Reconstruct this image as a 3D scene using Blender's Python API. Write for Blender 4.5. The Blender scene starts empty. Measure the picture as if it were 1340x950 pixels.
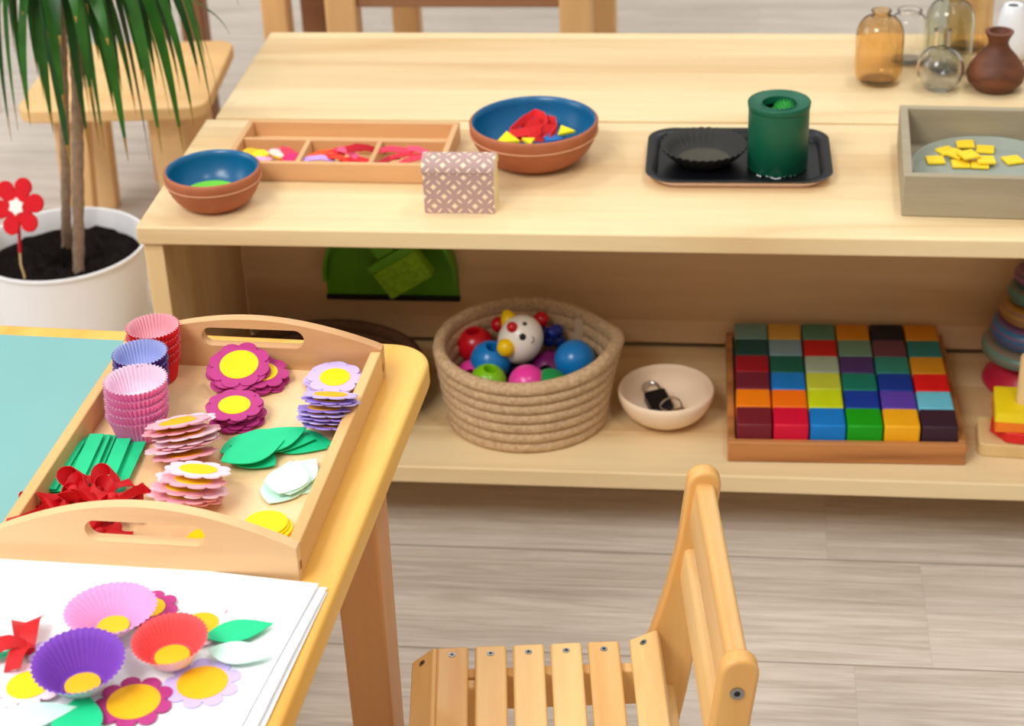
import bpy, bmesh, math, random
from mathutils import Vector, Matrix, Euler
random.seed(7)
R = math.radians
PI = math.pi
scn = bpy.context.scene
col = scn.collection
# ------------------------------------------------------------------ camera
FPX, YAW, PITCH, ROLL = 2466.25, -0.1357, 0.5181, -0.0440
CAM = Vector((0.645, -1.7849, 1.268))
_cy, _sy, _cp, _sp = math.cos(YAW), math.sin(YAW), math.cos(PITCH), math.sin(PITCH)
FW = Vector((_sy*_cp, _cy*_cp, -_sp))
_r = Vector((_cy, -_sy, 0)); _u = _r.cross(FW)
RT = math.cos(ROLL)*_r + math.sin(ROLL)*_u
UP = -math.sin(ROLL)*_r + math.cos(ROLL)*_u
def ray(x, y): return FW + RT*((x-670)/FPX) - UP*((y-475)/FPX)
def at(x, y, z):
    d = ray(x, y); return CAM + d*((z-CAM.z)/d.z)
def aty(x, y, Y):
    d = ray(x, y); return CAM + d*((Y-CAM.y)/d.y)
cd = bpy.data.cameras.new('camera'); co = bpy.data.objects.new('camera', cd); col.objects.link(co)
m = Matrix((RT, UP, -FW)).transposed().to_4x4(); m.translation = CAM
co.matrix_world = m
cd.sensor_fit = 'HORIZONTAL'; cd.sensor_width = 36; cd.lens = FPX/1340*36
cd.clip_start = .05; cd.clip_end = 60
cd.dof.use_dof = True; cd.dof.focus_distance = 1.56; cd.dof.aperture_fstop = 9.0
scn.camera = co
# ------------------------------------------------------------------ materials
def lin(c):
    f = lambda v: v/12.92 if v <= .04045 else ((v+.055)/1.055)**2.4
    return (f(c[0]/255), f(c[1]/255), f(c[2]/255), 1)
def newmat(name):
    m = bpy.data.materials.new(name); m.use_nodes = True
    nt = m.node_tree; b = nt.nodes['Principled BSDF']
    return m, nt, b
def N(nt, t, **k):
    n = nt.nodes.new(t)
    for a, v in k.items(): setattr(n, a, v)
    return n
def coords(nt, scale=(1,1,1), rot=(0,0,0)):
    tc = N(nt, 'ShaderNodeTexCoord'); mp = N(nt, 'ShaderNodeMapping')
    mp.inputs['Scale'].default_value = scale; mp.inputs['Rotation'].default_value = rot
    nt.links.new(tc.outputs['Object'], mp.inputs['Vector'])
    return mp.outputs['Vector']
def math_(nt, op, a, b=None):
    n = N(nt, 'ShaderNodeMath', operation=op)
    for i, v in enumerate((a, b)):
        if v is None: continue
        if isinstance(v, (int, float)): n.inputs[i].default_value = v
        else: nt.links.new(v, n.inputs[i])
    return n.outputs[0]
def mixc(nt, fac, a, b, mode='MIX'):
    n = N(nt, 'ShaderNodeMix', data_type='RGBA', blend_type=mode)
    for i, v in ((0, fac), (6, a), (7, b)):
        if isinstance(v, (int, float, tuple)): n.inputs[i].default_value = v
        else: nt.links.new(v, n.inputs[i])
    return n.outputs[2]
def noise(nt, vec, scale=5, detail=3, rough=.55, dist=0):
    n = N(nt, 'ShaderNodeTexNoise')
    nt.links.new(vec, n.inputs['Vector'])
    n.inputs['Scale'].default_value = scale; n.inputs['Detail'].default_value = detail
    n.inputs['Roughness'].default_value = rough; n.inputs['Distortion'].default_value = dist
    return n.outputs['Fac']
def flat(name, c, rough=.6, var=.06, spec=.4, scale=60, metal=0, bump=0, sheen=0, sub=0, trans=0):
    """plain coloured surface with a faint mottling"""
    m, nt, b = newmat(name)
    v = coords(nt); f = noise(nt, v, scale, 3)
    c = lin(c); d = tuple(max(0, x*(1-2*var)) for x in c[:3])+(1,); e = tuple(min(1, x*(1+2*var)) for x in c[:3])+(1,)
    nt.links.new(mixc(nt, f, d, e), b.inputs['Base Color'])
    b.inputs['Roughness'].default_value = rough; b.inputs['Specular IOR Level'].default_value = spec
    b.inputs['Metallic'].default_value = metal
    if sheen: b.inputs['Sheen Weight'].default_value = sheen
    if bump:
        bp = N(nt, 'ShaderNodeBump'); bp.inputs['Strength'].default_value = bump; bp.inputs['Distance'].default_value = .001
        nt.links.new(noise(nt, v, scale*6, 2), bp.inputs['Height']); nt.links.new(bp.outputs[0], b.inputs['Normal'])
    if trans:
        out = nt.nodes['Material Output']; t = N(nt, 'ShaderNodeBsdfTranslucent'); mx = N(nt, 'ShaderNodeMixShader')
        t.inputs['Color'].default_value = e; mx.inputs[0].default_value = trans
        nt.links.new(b.outputs[0], mx.inputs[1]); nt.links.new(t.outputs[0], mx.inputs[2]); nt.links.new(mx.outputs[0], out.inputs[0])
    return m
def wood(name, light, dark, axis='X', ring=9, k=1.0, rough=.42, lamella=None, lam_axis='Y', contrast=.6, spec=.4, coat=0, rand=True, gain=1.7, tone=.22):
    """wood with long grain along an axis; lamella = width of the glued strips"""
    m, nt, b = newmat(name)
    s = {'X': (1.2, 14, 14), 'Y': (14, 1.2, 14), 'Z': (14, 14, 1.2)}[axis]
    v = coords(nt, tuple(q*k for q in s))
    if rand:
        oi = N(nt, 'ShaderNodeObjectInfo'); ad = N(nt, 'ShaderNodeVectorMath', operation='ADD')
        sc_ = math_(nt, 'MULTIPLY', oi.outputs['Random'], 31.0)
        nt.links.new(v, ad.inputs[0]); nt.links.new(sc_, ad.inputs[1]); v = ad.outputs[0]
    lam = None
    if lamella:
        tc = N(nt, 'ShaderNodeTexCoord'); sp = N(nt, 'ShaderNodeSeparateXYZ'); nt.links.new(tc.outputs['Object'], sp.inputs[0])
        row = math_(nt, 'FLOOR', math_(nt, 'DIVIDE', math_(nt, 'ADD', sp.outputs[lam_axis], 10.013), lamella))
        wn = N(nt, 'ShaderNodeTexWhiteNoise', noise_dimensions='1D'); nt.links.new(row, wn.inputs['W']); lam = wn.outputs['Value']
        ad = N(nt, 'ShaderNodeVectorMath', operation='ADD'); nt.links.new(v, ad.inputs[0])
        nt.links.new(math_(nt, 'MULTIPLY', lam, 17.0), ad.inputs[1]); v = ad.outputs[0]
    n1 = noise(nt, v, .55, 2, .4, .4)
    rings = math_(nt, 'PINGPONG', math_(nt, 'MULTIPLY', n1, ring), 1.0)
    rings = math_(nt, 'POWER', rings, 2.0)
    n2 = noise(nt, v, 5, 4, .65)
    f = math_(nt, 'ADD', math_(nt, 'MULTIPLY', rings, .45), math_(nt, 'MULTIPLY', n2, .55))
    if lam is not None: f = math_(nt, 'ADD', math_(nt, 'MULTIPLY', f, .75), math_(nt, 'MULTIPLY', lam, .32))
    f = math_(nt, 'ADD', math_(nt, 'MULTIPLY', math_(nt, 'SUBTRACT', f, .45), gain), .45)
    f = math_(nt, 'MULTIPLY', f, contrast)
    c = mixc(nt, f, lin(light), lin(dark))
    if rand:
        oi2 = N(nt, 'ShaderNodeObjectInfo')
        c = mixc(nt, math_(nt, 'MULTIPLY', oi2.outputs['Random'], tone), c, lin(dark))
    nt.links.new(c, b.inputs['Base Color'])
    b.inputs['Roughness'].default_value = rough; b.inputs['Specular IOR Level'].default_value = spec
    if coat: b.inputs['Coat Weight'].default_value = coat; b.inputs['Coat Roughness'].default_value = .25
    bp = N(nt, 'ShaderNodeBump'); bp.inputs['Strength'].default_value = .12; bp.inputs['Distance'].default_value = .0006
    nt.links.new(n2, bp.inputs['Height']); nt.links.new(bp.outputs[0], b.inputs['Normal'])
    return m
def glass(name, c, rough=.02, ior=1.45):
    m, nt, b = newmat(name)
    v = coords(nt); f = noise(nt, v, 30, 2)
    cc = lin(c)
    nt.links.new(mixc(nt, f, cc, tuple(min(1, q*1.05) for q in cc[:3])+(1,)), b.inputs['Base Color'])
    b.inputs['Transmission Weight'].default_value = 1; b.inputs['Roughness'].default_value = rough; b.inputs['IOR'].default_value = ior
    return m
M = {}
M['shelf'] = wood('pale pine board', (243,220,174), (204,162,106), 'X', 7, .8, .40, .062, 'Y', .74, spec=.28, rand=False)
M['shelf_front'] = M['shelf']
M['shelf_v'] = wood('pale pine upright', (238,208,156), (202,158,102), 'Z', 7, .8, .42, .06, 'Y', .8, rand=False)
M['shelf_back'] = wood('pine back panel', (246,214,170), (206,164,114), 'X', 6, .7, .5, .05, 'Z', .8, rand=False)
M['table'] = wood('honey lacquered birch', (248,206,112), (224,160,62), 'Y', 6, .9, .38, None, 'Y', .8, spec=.3, coat=.0)
M['table_leg'] = wood('beech leg', (210,154,98), (170,112,64), 'Z', 5, 1.0, .4)
M['tray'] = wood('beech tray wood', (240,200,148), (190,134,82), 'X', 5, .75, .4, contrast=.72, gain=2.4)
M['tray_y'] = wood('beech tray side wood', (236,190,124), (196,136,76), 'Y', 8, 1.1, .4, contrast=.75)
M['tray_floor'] = wood('birch ply tray floor', (246,216,170), (224,180,124), 'Y', 6, 1.0, .42, contrast=.7)
M['chair'] = wood('lacquered maple slat', (244,206,140), (212,150,78), 'Y', 6, 1.3, .36, tone=.45, gain=2.2)
M['chair_z'] = wood('lacquered maple upright', (238,190,114), (208,142,70), 'Z', 6, 1.2, .36)
M['stool'] = wood('light birch stool', (246,206,146), (226,176,112), 'X', 5, .8, .5)
M['stool_z'] = wood('light birch stool leg', (244,206,150), (220,170,112), 'Z', 5, .8, .5)
M['bg'] = wood('background birch', (240,196,136), (206,150,96), 'Z', 5, .8, .5)
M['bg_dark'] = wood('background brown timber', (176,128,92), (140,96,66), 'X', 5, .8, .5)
M['sort'] = wood('beech sorting tray', (226,176,124), (190,138,90), 'X', 6, 1.2, .5)
M['sort_y'] = wood('beech sorting tray divider', (226,180,128), (196,146,96), 'Y', 6, 1.2, .5)
M['sort_floor'] = wood('birch sorting tray floor', (238,202,150), (214,168,112), 'X', 5, 1, .5)
M['oak'] = wood('oiled alder tray', (206,140,80), (140,82,40), 'X', 9, 1.4, .45, contrast=.8)
M['greybox'] = wood('grey stained timber', (176,164,138), (140,128,106), 'X', 4, 1.4, .6, contrast=.9, spec=.2)
M['peg'] = wood('raw birch', (236,204,146), (206,166,108), 'Z', 6, 1.6, .5)
M['clay'] = wood('dark brown clay', (122,70,42), (78,42,26), 'X', 10, 2.2, .55, contrast=.9)
M['terracotta'] = flat('terracotta', (172,98,62), .6, .08)
M['terra_line'] = flat('pale terracotta groove', (206,150,112), .6)
M['glaze'] = flat('blue glaze', (10,96,142), .28, .12, .5, 14)
M['white_pot'] = flat('white plastic pot', (240,240,242), .35, .01)
M['soil'] = flat('dark potting soil', (26,20,18), .95, .5, .1, 160, bump=1)
M['trunk'] = flat('dracaena bark', (150,126,104), .8, .25, .2, 120, bump=.8)
M['leaf'] = flat('dracaena leaf', (46,104,30), .42, .3, .4, 30, trans=.15)
M['leaf_dark'] = flat('deep dracaena leaf', (28,78,28), .42, .3, .4, 30, trans=.12)
M['leaf_dry'] = flat('dried leaf tip', (150,120,50), .7, .2)
M['red_felt'] = flat('red felt', (212,28,40), .85, .08, .2, 200, bump=.4)
M['white_felt'] = flat('white felt', (246,240,236), .9, .02)
M['teal'] = flat('turquoise desk mat', (124,176,174), .55, .03, .3, 9)
M['paper'] = flat('white drawing paper', (247,248,250), .7, .008)
M['card_yellow'] = flat('yellow card', (255,214,0), .6, .03)
M['card_orange'] = flat('deep yellow card', (250,186,10), .6, .03)
M['card_magenta'] = flat('magenta card', (184,52,128), .6, .04)
M['card_lilac'] = flat('lilac card', (204,186,244), .6, .03)
M['card_violet'] = flat('violet lilac card', (168,140,228), .6, .03)
M['card_pink'] = flat('pink card', (250,178,192), .6, .03)
M['card_palepink'] = flat('pale pink card', (252,214,226), .6, .02)
M['card_green'] = flat('emerald card', (22,204,138), .6, .04)
M['card_mint'] = flat('mint card', (206,244,228), .6, .02)
M['ribbon'] = flat('red satin ribbon', (196,8,20), .5, .08, .3, 90)
M['cup_pink'] = flat('pink baking paper', (255,142,204), .6, .03, .3, trans=.1)
M['cup_pink_in'] = flat('pale pink baking paper', (254,222,238), .7, .02, .3, trans=.1)
M['cup_red'] = flat('red baking paper', (246,48,52), .6, .03, .3, trans=.08)
M['cup_red_in'] = flat('rose baking paper', (252,196,208), .7, .02, .3, trans=.2)
M['cup_purple'] = flat('purple baking paper', (92,58,150), .6, .05, .3, trans=.15)
M['cup_purple_in'] = flat('pale blue baking paper', (186,194,240), .7, .03, .3, trans=.15)
M['cup2_purple'] = flat('bright purple baking paper', (140,76,200), .6, .04, .3, trans=.25)
M['cup2_purple_out'] = flat('pale lavender baking paper', (206,212,234), .7, .03, .3, trans=.05)
M['cup2_red'] = flat('coral baking paper', (250,92,94), .6, .03, .3, trans=.25)
M['cup2_red_out'] = flat('whitish pink baking paper', (252,224,230), .7, .02, .3, trans=.05)
M['cup2_pink'] = flat('sugar pink baking paper', (250,180,230), .6, .03, .3, trans=.35)
M['cup2_pink_out'] = flat('faint pink baking paper', (252,222,240), .7, .02, .3, trans=.05)
M['black_plastic'] = flat('black plastic', (14,15,19), .34, .1, .35)
M['black_matte'] = flat('matte charcoal', (48,47,44), .6, .1, .25)
M['pinkwhite'] = flat('pale pink underside', (240,214,212), .5)
M['green_can'] = flat('dark green plastic', (8,92,66), .45, .05, .4)
M['green_spike'] = flat('bright green rubber', (30,150,50), .5, .1)
M['grey_plate'] = flat('grey plastic plate', (150,158,146), .45, .05)
M['tile'] = flat('yellow tile', (250,212,40), .55, .05)
M['amber'] = glass('amber glass', (243,220,180))
M['clear'] = glass('clear glass', (250,252,252))
M['smoke'] = glass('grey green glass', (226,230,220))
M['ceramic'] = flat('white ceramic', (240,242,246), .25, .01, .5)
M['dp_green'] = flat('lime green plastic', (98,168,26), .4, .06)
M['dp_bristle'] = flat('green bristles', (136,188,30), .7, .3, .3, 180, bump=.8)
M['rubber'] = flat('black rubber', (16,14,14), .6)
M['jute'] = None
M['dark_wicker'] = None
M['tag'] = flat('beige fabric tag', (200,174,144), .8, .08)
M['cream_bowl'] = flat('cream wooden bowl', (246,220,192), .5, .05, .3, 20)
M['chrome'] = flat('chrome', (220,222,226), .15, .02, metal=1)
M['screw'] = flat('steel screw', (150,150,148), .35, .05, metal=1)
M['screw_hole'] = flat('dark screw recess', (24,24,24), .6)
M['clown_white'] = flat('white lacquer', (246,240,228), .25, .01)
M['lac_black'] = flat('black lacquer', (14,20,34), .25)
for n_, c_ in dict(red=(206,16,34), blue=(20,128,206), navy=(14,48,150), lime=(128,196,20), pink=(236,60,160), green=(20,140,70), plum=(110,20,90), yellow=(252,206,10)).items():
    M['lac_'+n_] = flat(n_+' lacquer', c_, .25, .03, .5)
def rope(name, c1, c2, period=.0046):
    m, nt, b = newmat(name)
    v = coords(nt); n = noise(nt, v, 220, 3, .6); n2 = noise(nt, v, 30, 2)
    f = math_(nt, 'ADD', math_(nt, 'MULTIPLY', n, .8), math_(nt, 'MULTIPLY', n2, .2))
    nt.links.new(mixc(nt, f, lin(c1), lin(c2)), b.inputs['Base Color']); b.inputs['Roughness'].default_value = .9
    b.inputs['Specular IOR Level'].default_value = .1
    bp = N(nt, 'ShaderNodeBump'); bp.inputs['Strength'].default_value = .7; bp.inputs['Distance'].default_value = .002
    nt.links.new(n, bp.inputs['Height']); nt.links.new(bp.outputs[0], b.inputs['Normal'])
    return m
M['jute'] = rope('jute rope', (126,88,54), (250,218,174))
M['dark_wicker'] = rope('dark wicker', (58,38,26), (112,78,54))
def floor_mat():
    m, nt, b = newmat('greyed oak laminate')
    tc = N(nt, 'ShaderNodeTexCoord'); sp = N(nt, 'ShaderNodeSeparateXYZ'); nt.links.new(tc.outputs['Object'], sp.inputs[0])
    W, L = .1875, 1.28
    yy = math_(nt, 'DIVIDE', math_(nt, 'ADD', sp.outputs['Y'], 10*W+.0122), W)
    row = math_(nt, 'FLOOR', yy); fy = math_(nt, 'SUBTRACT', yy, row)
    wn = N(nt, 'ShaderNodeTexWhiteNoise', noise_dimensions='1D'); nt.links.new(row, wn.inputs['W'])
    xx = math_(nt, 'ADD', math_(nt, 'DIVIDE', sp.outputs['X'], L), math_(nt, 'ADD', math_(nt, 'MULTIPLY', wn.outputs['Value'], .45), .1))
    cx = math_(nt, 'FLOOR', xx); fx = math_(nt, 'SUBTRACT', xx, cx)
    wn2 = N(nt, 'ShaderNodeTexWhiteNoise', noise_dimensions='2D'); cb = N(nt, 'ShaderNodeCombineXYZ')
    nt.links.new(row, cb.inputs[0]); nt.links.new(cx, cb.inputs[1]); nt.links.new(cb.outputs[0], wn2.inputs['Vector'])
    tone = wn2.outputs['Value']
    mp = N(nt, 'ShaderNodeMapping'); mp.inputs['Scale'].default_value = (2.6, 46, 1); nt.links.new(tc.outputs['Object'], mp.inputs[0])
    ad = N(nt, 'ShaderNodeVectorMath', operation='ADD'); nt.links.new(mp.outputs[0], ad.inputs[0])
    nt.links.new(math_(nt, 'MULTIPLY', tone, 40), ad.inputs[1])
    n1 = noise(nt, ad.outputs[0], .9, 3, .5, .8); n2 = noise(nt, ad.outputs[0], 5, 4, .7)
    rings = math_(nt, 'PINGPONG', math_(nt, 'MULTIPLY', n1, 7), 1.0)
    f = math_(nt, 'ADD', math_(nt, 'MULTIPLY', math_(nt, 'SUBTRACT', math_(nt, 'ADD', math_(nt, 'MULTIPLY', rings, .22), math_(nt, 'MULTIPLY', n2, .78)), .45), 1.5), .45)
    c = mixc(nt, f, lin((226,216,204)), lin((168,153,137)))
    c = mixc(nt, math_(nt, 'MULTIPLY', tone, .25), c, lin((226,216,204)))
    e1 = math_(nt, 'LESS_THAN', math_(nt, 'ABSOLUTE', math_(nt, 'SUBTRACT', fy, .5)), .493)
    e2 = math_(nt, 'LESS_THAN', math_(nt, 'ABSOLUTE', math_(nt, 'SUBTRACT', fx, .5)), .4999)
    e = math_(nt, 'MULTIPLY', e1, e2)
    c = mixc(nt, e, lin((156,144,131)), c)
    nt.links.new(c, b.inputs['Base Color']); b.inputs['Roughness'].default_value = .38; b.inputs['Specular IOR Level'].default_value = .45
    bp = N(nt, 'ShaderNodeBump'); bp.inputs['Strength'].default_value = .15; bp.inputs['Distance'].default_value = .001
    nt.links.new(n2, bp.inputs['Height']); nt.links.new(bp.outputs[0], b.inputs['Normal'])
    return m
def pattern_mat():
    """cream paper with interlocking mauve rings"""
    m, nt, b = newmat('ring patterned paper')
    tc = N(nt, 'ShaderNodeTexCoord'); sp = N(nt, 'ShaderNodeSeparateXYZ')
    uv = tc.outputs['UV']; nt.links.new(uv, sp.inputs[0])
    def cell(ox, oy):
        d = []
        for ax, o in (('X', ox), ('Y', oy)):
            t = math_(nt, 'ADD', sp.outputs[ax], o)
            t = math_(nt, 'SUBTRACT', math_(nt, 'FRACT', t), .5); d.append(math_(nt, 'MULTIPLY', t, t))
        r = math_(nt, 'SQRT', math_(nt, 'ADD', d[0], d[1]))
        a = math_(nt, 'ABSOLUTE', math_(nt, 'SUBTRACT', r, .5))
        return math_(nt, 'LESS_THAN', a, .105)
    f = math_(nt, 'MAXIMUM', cell(0, 0), cell(.5, .5))
    c = mixc(nt, f, lin((250,226,190)), lin((182,150,146)))
    nt.links.new(c, b.inputs['Base Color']); b.inputs['Roughness'].default_value = .6
    return m
M['pattern'] = pattern_mat()
M['cream_paper'] = flat('cream card', (246,222,168), .6)
M['floor'] = floor_mat()
# ------------------------------------------------------------------ mesh helpers
class MB:
    def __init__(s): s.bm = bmesh.new(); s.uv = None
    def add(s, vs, fs, mi=0):
        b = [s.bm.verts.new(v) for v in vs]
        for f in fs:
            try:
                q = s.bm.faces.new([b[i] for i in f]); q.material_index = mi
            except ValueError: pass
        return b
    def box(s, lo, hi, M4=None, mi=0):
        x0, y0, z0 = lo; x1, y1, z1 = hi
        v = [Vector(p) for p in ((x0,y0,z0),(x1,y0,z0),(x1,y1,z0),(x0,y1,z0),(x0,y0,z1),(x1,y0,z1),(x1,y1,z1),(x0,y1,z1))]
        if M4: v = [M4 @ p for p in v]
        s.add(v, [(3,2,1,0),(4,5,6,7),(0,1,5,4),(1,2,6,5),(2,3,7,6),(3,0,4,7)], mi); return s
    def lathe(s, prof, n=48, sx=1, sy=1, M4=None, mi=0, rfun=None, close=False):
        """prof: (r,z) list bottom to top (outside first); r=0 makes a pole"""
        rings = []
        for j, (r, z) in enumerate(prof):
            if r <= 1e-6:
                p = Vector((0,0,z)); rings.append([s.bm.verts.new(M4 @ p if M4 else p)])
            else:
                L = []
                for i in range(n):
                    a = 2*PI*i/n; rr = r*(rfun(a, j) if rfun else 1)
                    p = Vector((rr*math.cos(a)*sx, rr*math.sin(a)*sy, z)); L.append(s.bm.verts.new(M4 @ p if M4 else p))
                rings.append(L)
        pairs = list(zip(rings, rings[1:]))
        if close: pairs.append((rings[-1], rings[0]))
        for k_, (A, B) in enumerate(pairs):
            mm = mi[k_] if isinstance(mi, (list, tuple)) else mi
            for i in range(n):
                j = (i+1) % n
                if len(A) == 1 and len(B) == 1: continue
                if len(A) == 1: f = s.bm.faces.new((A[0], B[j], B[i]))
                elif len(B) == 1: f = s.bm.faces.new((A[i], A[j], B[0]))
                else: f = s.bm.faces.new((A[i], A[j], B[j], B[i]))
                f.material_index = mm; f.smooth = True
        return s
    def tube(s, pts, rad, n=10, mi=0, flatx=1, cap=True):
        pts = [Vector(p) for p in pts]; rings = []
        up = Vector((0,0,1))
        for i, p in enumerate(pts):
            t = (pts[min(i+1, len(pts)-1)] - pts[max(i-1, 0)]).normalized()
            if abs(t.dot(up)) > .95: up = Vector((0,1,0)) if abs(t.y) < .9 else Vector((1,0,0))
            a = t.cross(up).normalized(); b = a.cross(t).normalized(); up = b
            r = rad[i] if isinstance(rad, (list, tuple)) else rad
            rings.append([s.bm.verts.new(p + a*(r*math.cos(2*PI*k/n)*flatx) + b*(r*math.sin(2*PI*k/n))) for k in range(n)])
        for A, B in zip(rings, rings[1:]):
            for i in range(n):
                j = (i+1) % n; f = s.bm.faces.new((A[i], A[j], B[j], B[i])); f.smooth = True; f.material_index = mi
        if cap:
            for L in (rings[0][::-1], rings[-1]):
                f = s.bm.faces.new(L); f.material_index = mi
        return s
    def prism(s, outline, z0, z1, M4=None, mi=0, holes=None):
        """outline in xy (ccw), extruded z0..z1; triangulates with holes"""
        loops = [outline]+(holes or [])
        bot, top = [], []
        for L in loops:
            b = [Vector((x, y, z0)) for x, y in L]; t = [Vector((x, y, z1)) for x, y in L]
            if M4: b = [M4 @ p for p in b]; t = [M4 @ p for p in t]
            bot.append([s.bm.verts.new(p) for p in b]); top.append([s.bm.verts.new(p) for p in t])
        for B, T in zip(bot, top):
            n = len(B)
            for i in range(n):
                j = (i+1) % n; f = s.bm.faces.new((B[i], B[j], T[j], T[i])); f.material_index = mi
        if holes:
            from mathutils.geometry import tessellate_polygon
            tri = tessellate_polygon([[Vector((x, y, 0)) for x, y in L] for L in loops])
            fb = [v for L in bot for v in L]; ft = [v for L in top for v in L]
            for t in tri:
                for V in (fb, ft):
                    try: f = s.bm.faces.new([V[i] for i in t]); f.material_index = mi
                    except ValueError: pass
        else:
            f = s.bm.faces.new(bot[0][::-1]); f.material_index = mi
            f = s.bm.faces.new(top[0]); f.material_index = mi
        return s
    def ball(s, c, r, n=20, sc=(1,1,1), M4=None, mi=0):
        T = Matrix.Translation(c) @ (M4 if M4 else Matrix()) @ Matrix.Diagonal((r*sc[0], r*sc[1], r*sc[2], 1))
        q = bmesh.ops.create_uvsphere(s.bm, u_segments=n, v_segments=max(8, n*2//3), radius=1, matrix=T)
        for v in q['verts']:
            for f in v.link_faces: f.smooth = True; f.material_index = mi
        return s
    def strip(s, pts, wid, side, th=.0004, mi=0):
        """ribbon of width wid along pts, width direction side (vector or list)"""
        pts = [Vector(p) for p in pts]; n = len(pts); A = []
        for i, p in enumerate(pts):
            sd = Vector(side[i] if isinstance(side, list) else side).normalized()
            t = (pts[min(i+1, n-1)] - pts[max(i-1, 0)]).normalized(); nr = t.cross(sd).normalized()
            w = wid[i] if isinstance(wid, list) else wid
            A.append([s.bm.verts.new(p + sd*w*a + nr*th*b) for a, b in ((-.5,-.5),(.5,-.5),(.5,.5),(-.5,.5))])
        for P, Q in zip(A, A[1:]):
            for i in range(4):
                j = (i+1) % 4; f = s.bm.faces.new((P[i], P[j], Q[j], Q[i])); f.material_index = mi; f.smooth = True
        s.bm.faces.new(A[0][::-1]).material_index = mi; s.bm.faces.new(A[-1]).material_index = mi
        return s
    def build(s, name, mat, parent=None, bevel=0, seg=2, sharp=40, loc=None):
        bmesh.ops.recalc_face_normals(s.bm, faces=s.bm.faces[:])
        me = bpy.data.meshes.new(name); s.bm.to_mesh(me); s.bm.free()
        for mm in (mat if isinstance(mat, (list, tuple)) else [mat]): me.materials.append(mm)
        for p in me.polygons: p.use_smooth = True
        me.set_sharp_from_angle(angle=R(sharp))
        o = bpy.data.objects.new(name, me); col.objects.link(o)
        if parent: o.parent = parent
        if loc is not None: o.location = loc
        if bevel:
            b = o.modifiers.new('bevel', 'BEVEL'); b.width = bevel; b.segments = seg; b.limit_method = 'ANGLE'; b.angle_limit = R(35)
        return o
def tag(o, label, cat, group=None, kind=None):
    if label: o['label'] = label
    if cat: o['category'] = cat
    if group: o['group'] = group
    if kind: o['kind'] = kind
    return o
def empty(name, loc=(0,0,0), rz=0):
    o = bpy.data.objects.new(name, None); col.objects.link(o); o.location = loc; o.rotation_euler = (0,0,rz)
    o.empty_display_size = .02; return o
def kids(o): return [c for c in bpy.data.objects if c.parent == o]
def copy_tree(o, parent=None):
    c = o.copy(); col.objects.link(c)
    if parent is not None: c.parent = parent
    for ch in kids(o): copy_tree(ch, c)
    return c
def rrect(w, h, r, n=6, cx=0, cy=0):
    out = []
    for sx, sy, a0 in ((1,1,0), (-1,1,90), (-1,-1,180), (1,-1,270)):
        for i in range(n+1):
            a = R(a0+90*i/n); out.append((cx+sx*(w/2-r)+r*math.cos(a), cy+sy*(h/2-r)+r*math.sin(a)))
    return out
def circle(r, n=40, cx=0, cy=0): return [(cx+r*math.cos(2*PI*i/n), cy+r*math.sin(2*PI*i/n)) for i in range(n)]
ORD = ['', 'first', 'second', 'third', 'fourth', 'fifth', 'sixth', 'seventh', 'eighth', 'ninth', 'tenth', 'eleventh', 'twelfth']
# ------------------------------------------------------------------ setting
f = MB(); f.box((-4, -3.5, -.05), (5, 7, 0)); tag(f.build('floor', M['floor']), None, None, kind='structure')
wallm = flat('warm white wall paint', (206,200,192), .8, .02)
for nm_, lo, hi in (('wall_back', (-4, 6.5, 0), (5, 6.6, 2.8)), ('wall_left', (-4.1, -3.5, 0), (-4, 6.5, 2.8)), ('wall_front', (-4, -3.6, 0), (5, -3.5, 2.8)), ('wall_right', (5, -3.5, 0), (5.1, 6.5, 2.8))):
    f = MB(); f.box(lo, hi); tag(f.build(nm_, wallm), None, None, kind='structure')
# ------------------------------------------------------------------ shelves
ZT, ZS, TB = .40, .0989, .0215       # top of upper board, top of lower board, board thickness
def shelf(name, y0, y1, x0, x1, label, back_at):
    r = empty(name, (x0, y0, 0)); L, D = x1-x0, y1-y0
    b = MB(); b.box((-.004, 0, ZT-TB), (L, D, ZT)); b.build('top_board', M['shelf'], r, .0025, 3)
    b = MB(); b.box((.004, .004, ZS-.0225), (L-.004, D-.003, ZS)); b.build('lower_board', M['shelf'], r, .0025, 3)
    for xx in (0, L-.022):
        # side panel notched around the lower board
        b = MB(); b.box((xx, .006, ZS+.0002), (xx+.0215, D-.004, ZT-TB-.0002)); b.build('side_panel', M['shelf_v'], r, .0015, 2)
        b = MB(); b.box((xx+.03 if xx == 0 else xx-.03, .046, 0), (xx+.0515 if xx == 0 else xx-.0085, D-.044, ZS-.0227)); b.build('foot', M['shelf_v'], r, .0015, 2)
    ya, yb = (D-.0075, D-.0005) if back_at else (.0045, .014)
    b = MB(); b.box((.0225, ya, ZS+(.006 if back_at else .0002)), (L-.0225, yb, ZT-TB-.0004)); b.build('back_panel', M['shelf_back'], r, .001, 2)
    py_ = .130 if back_at else D-.06
    b = MB(); b.box((.052, py_, 0), (L-.052, py_+.016, ZS-.0227)); b.build('under_light_block', M['shelf_back'], r, .001, 2)  # added unseen board, stops light leaking in from behind under the open base
    tag(r, label, 'shelf'); return r
shelf('low_shelf', 0, .3045, 0, 1.28, 'low pale pine shelf with open lower board full of baskets and blocks', True)
shelf('low_shelf', .3115, .6134, .0095, 1.28, 'pale pine shelf unit standing back to back behind the front shelf under the glass vases', False)
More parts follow.
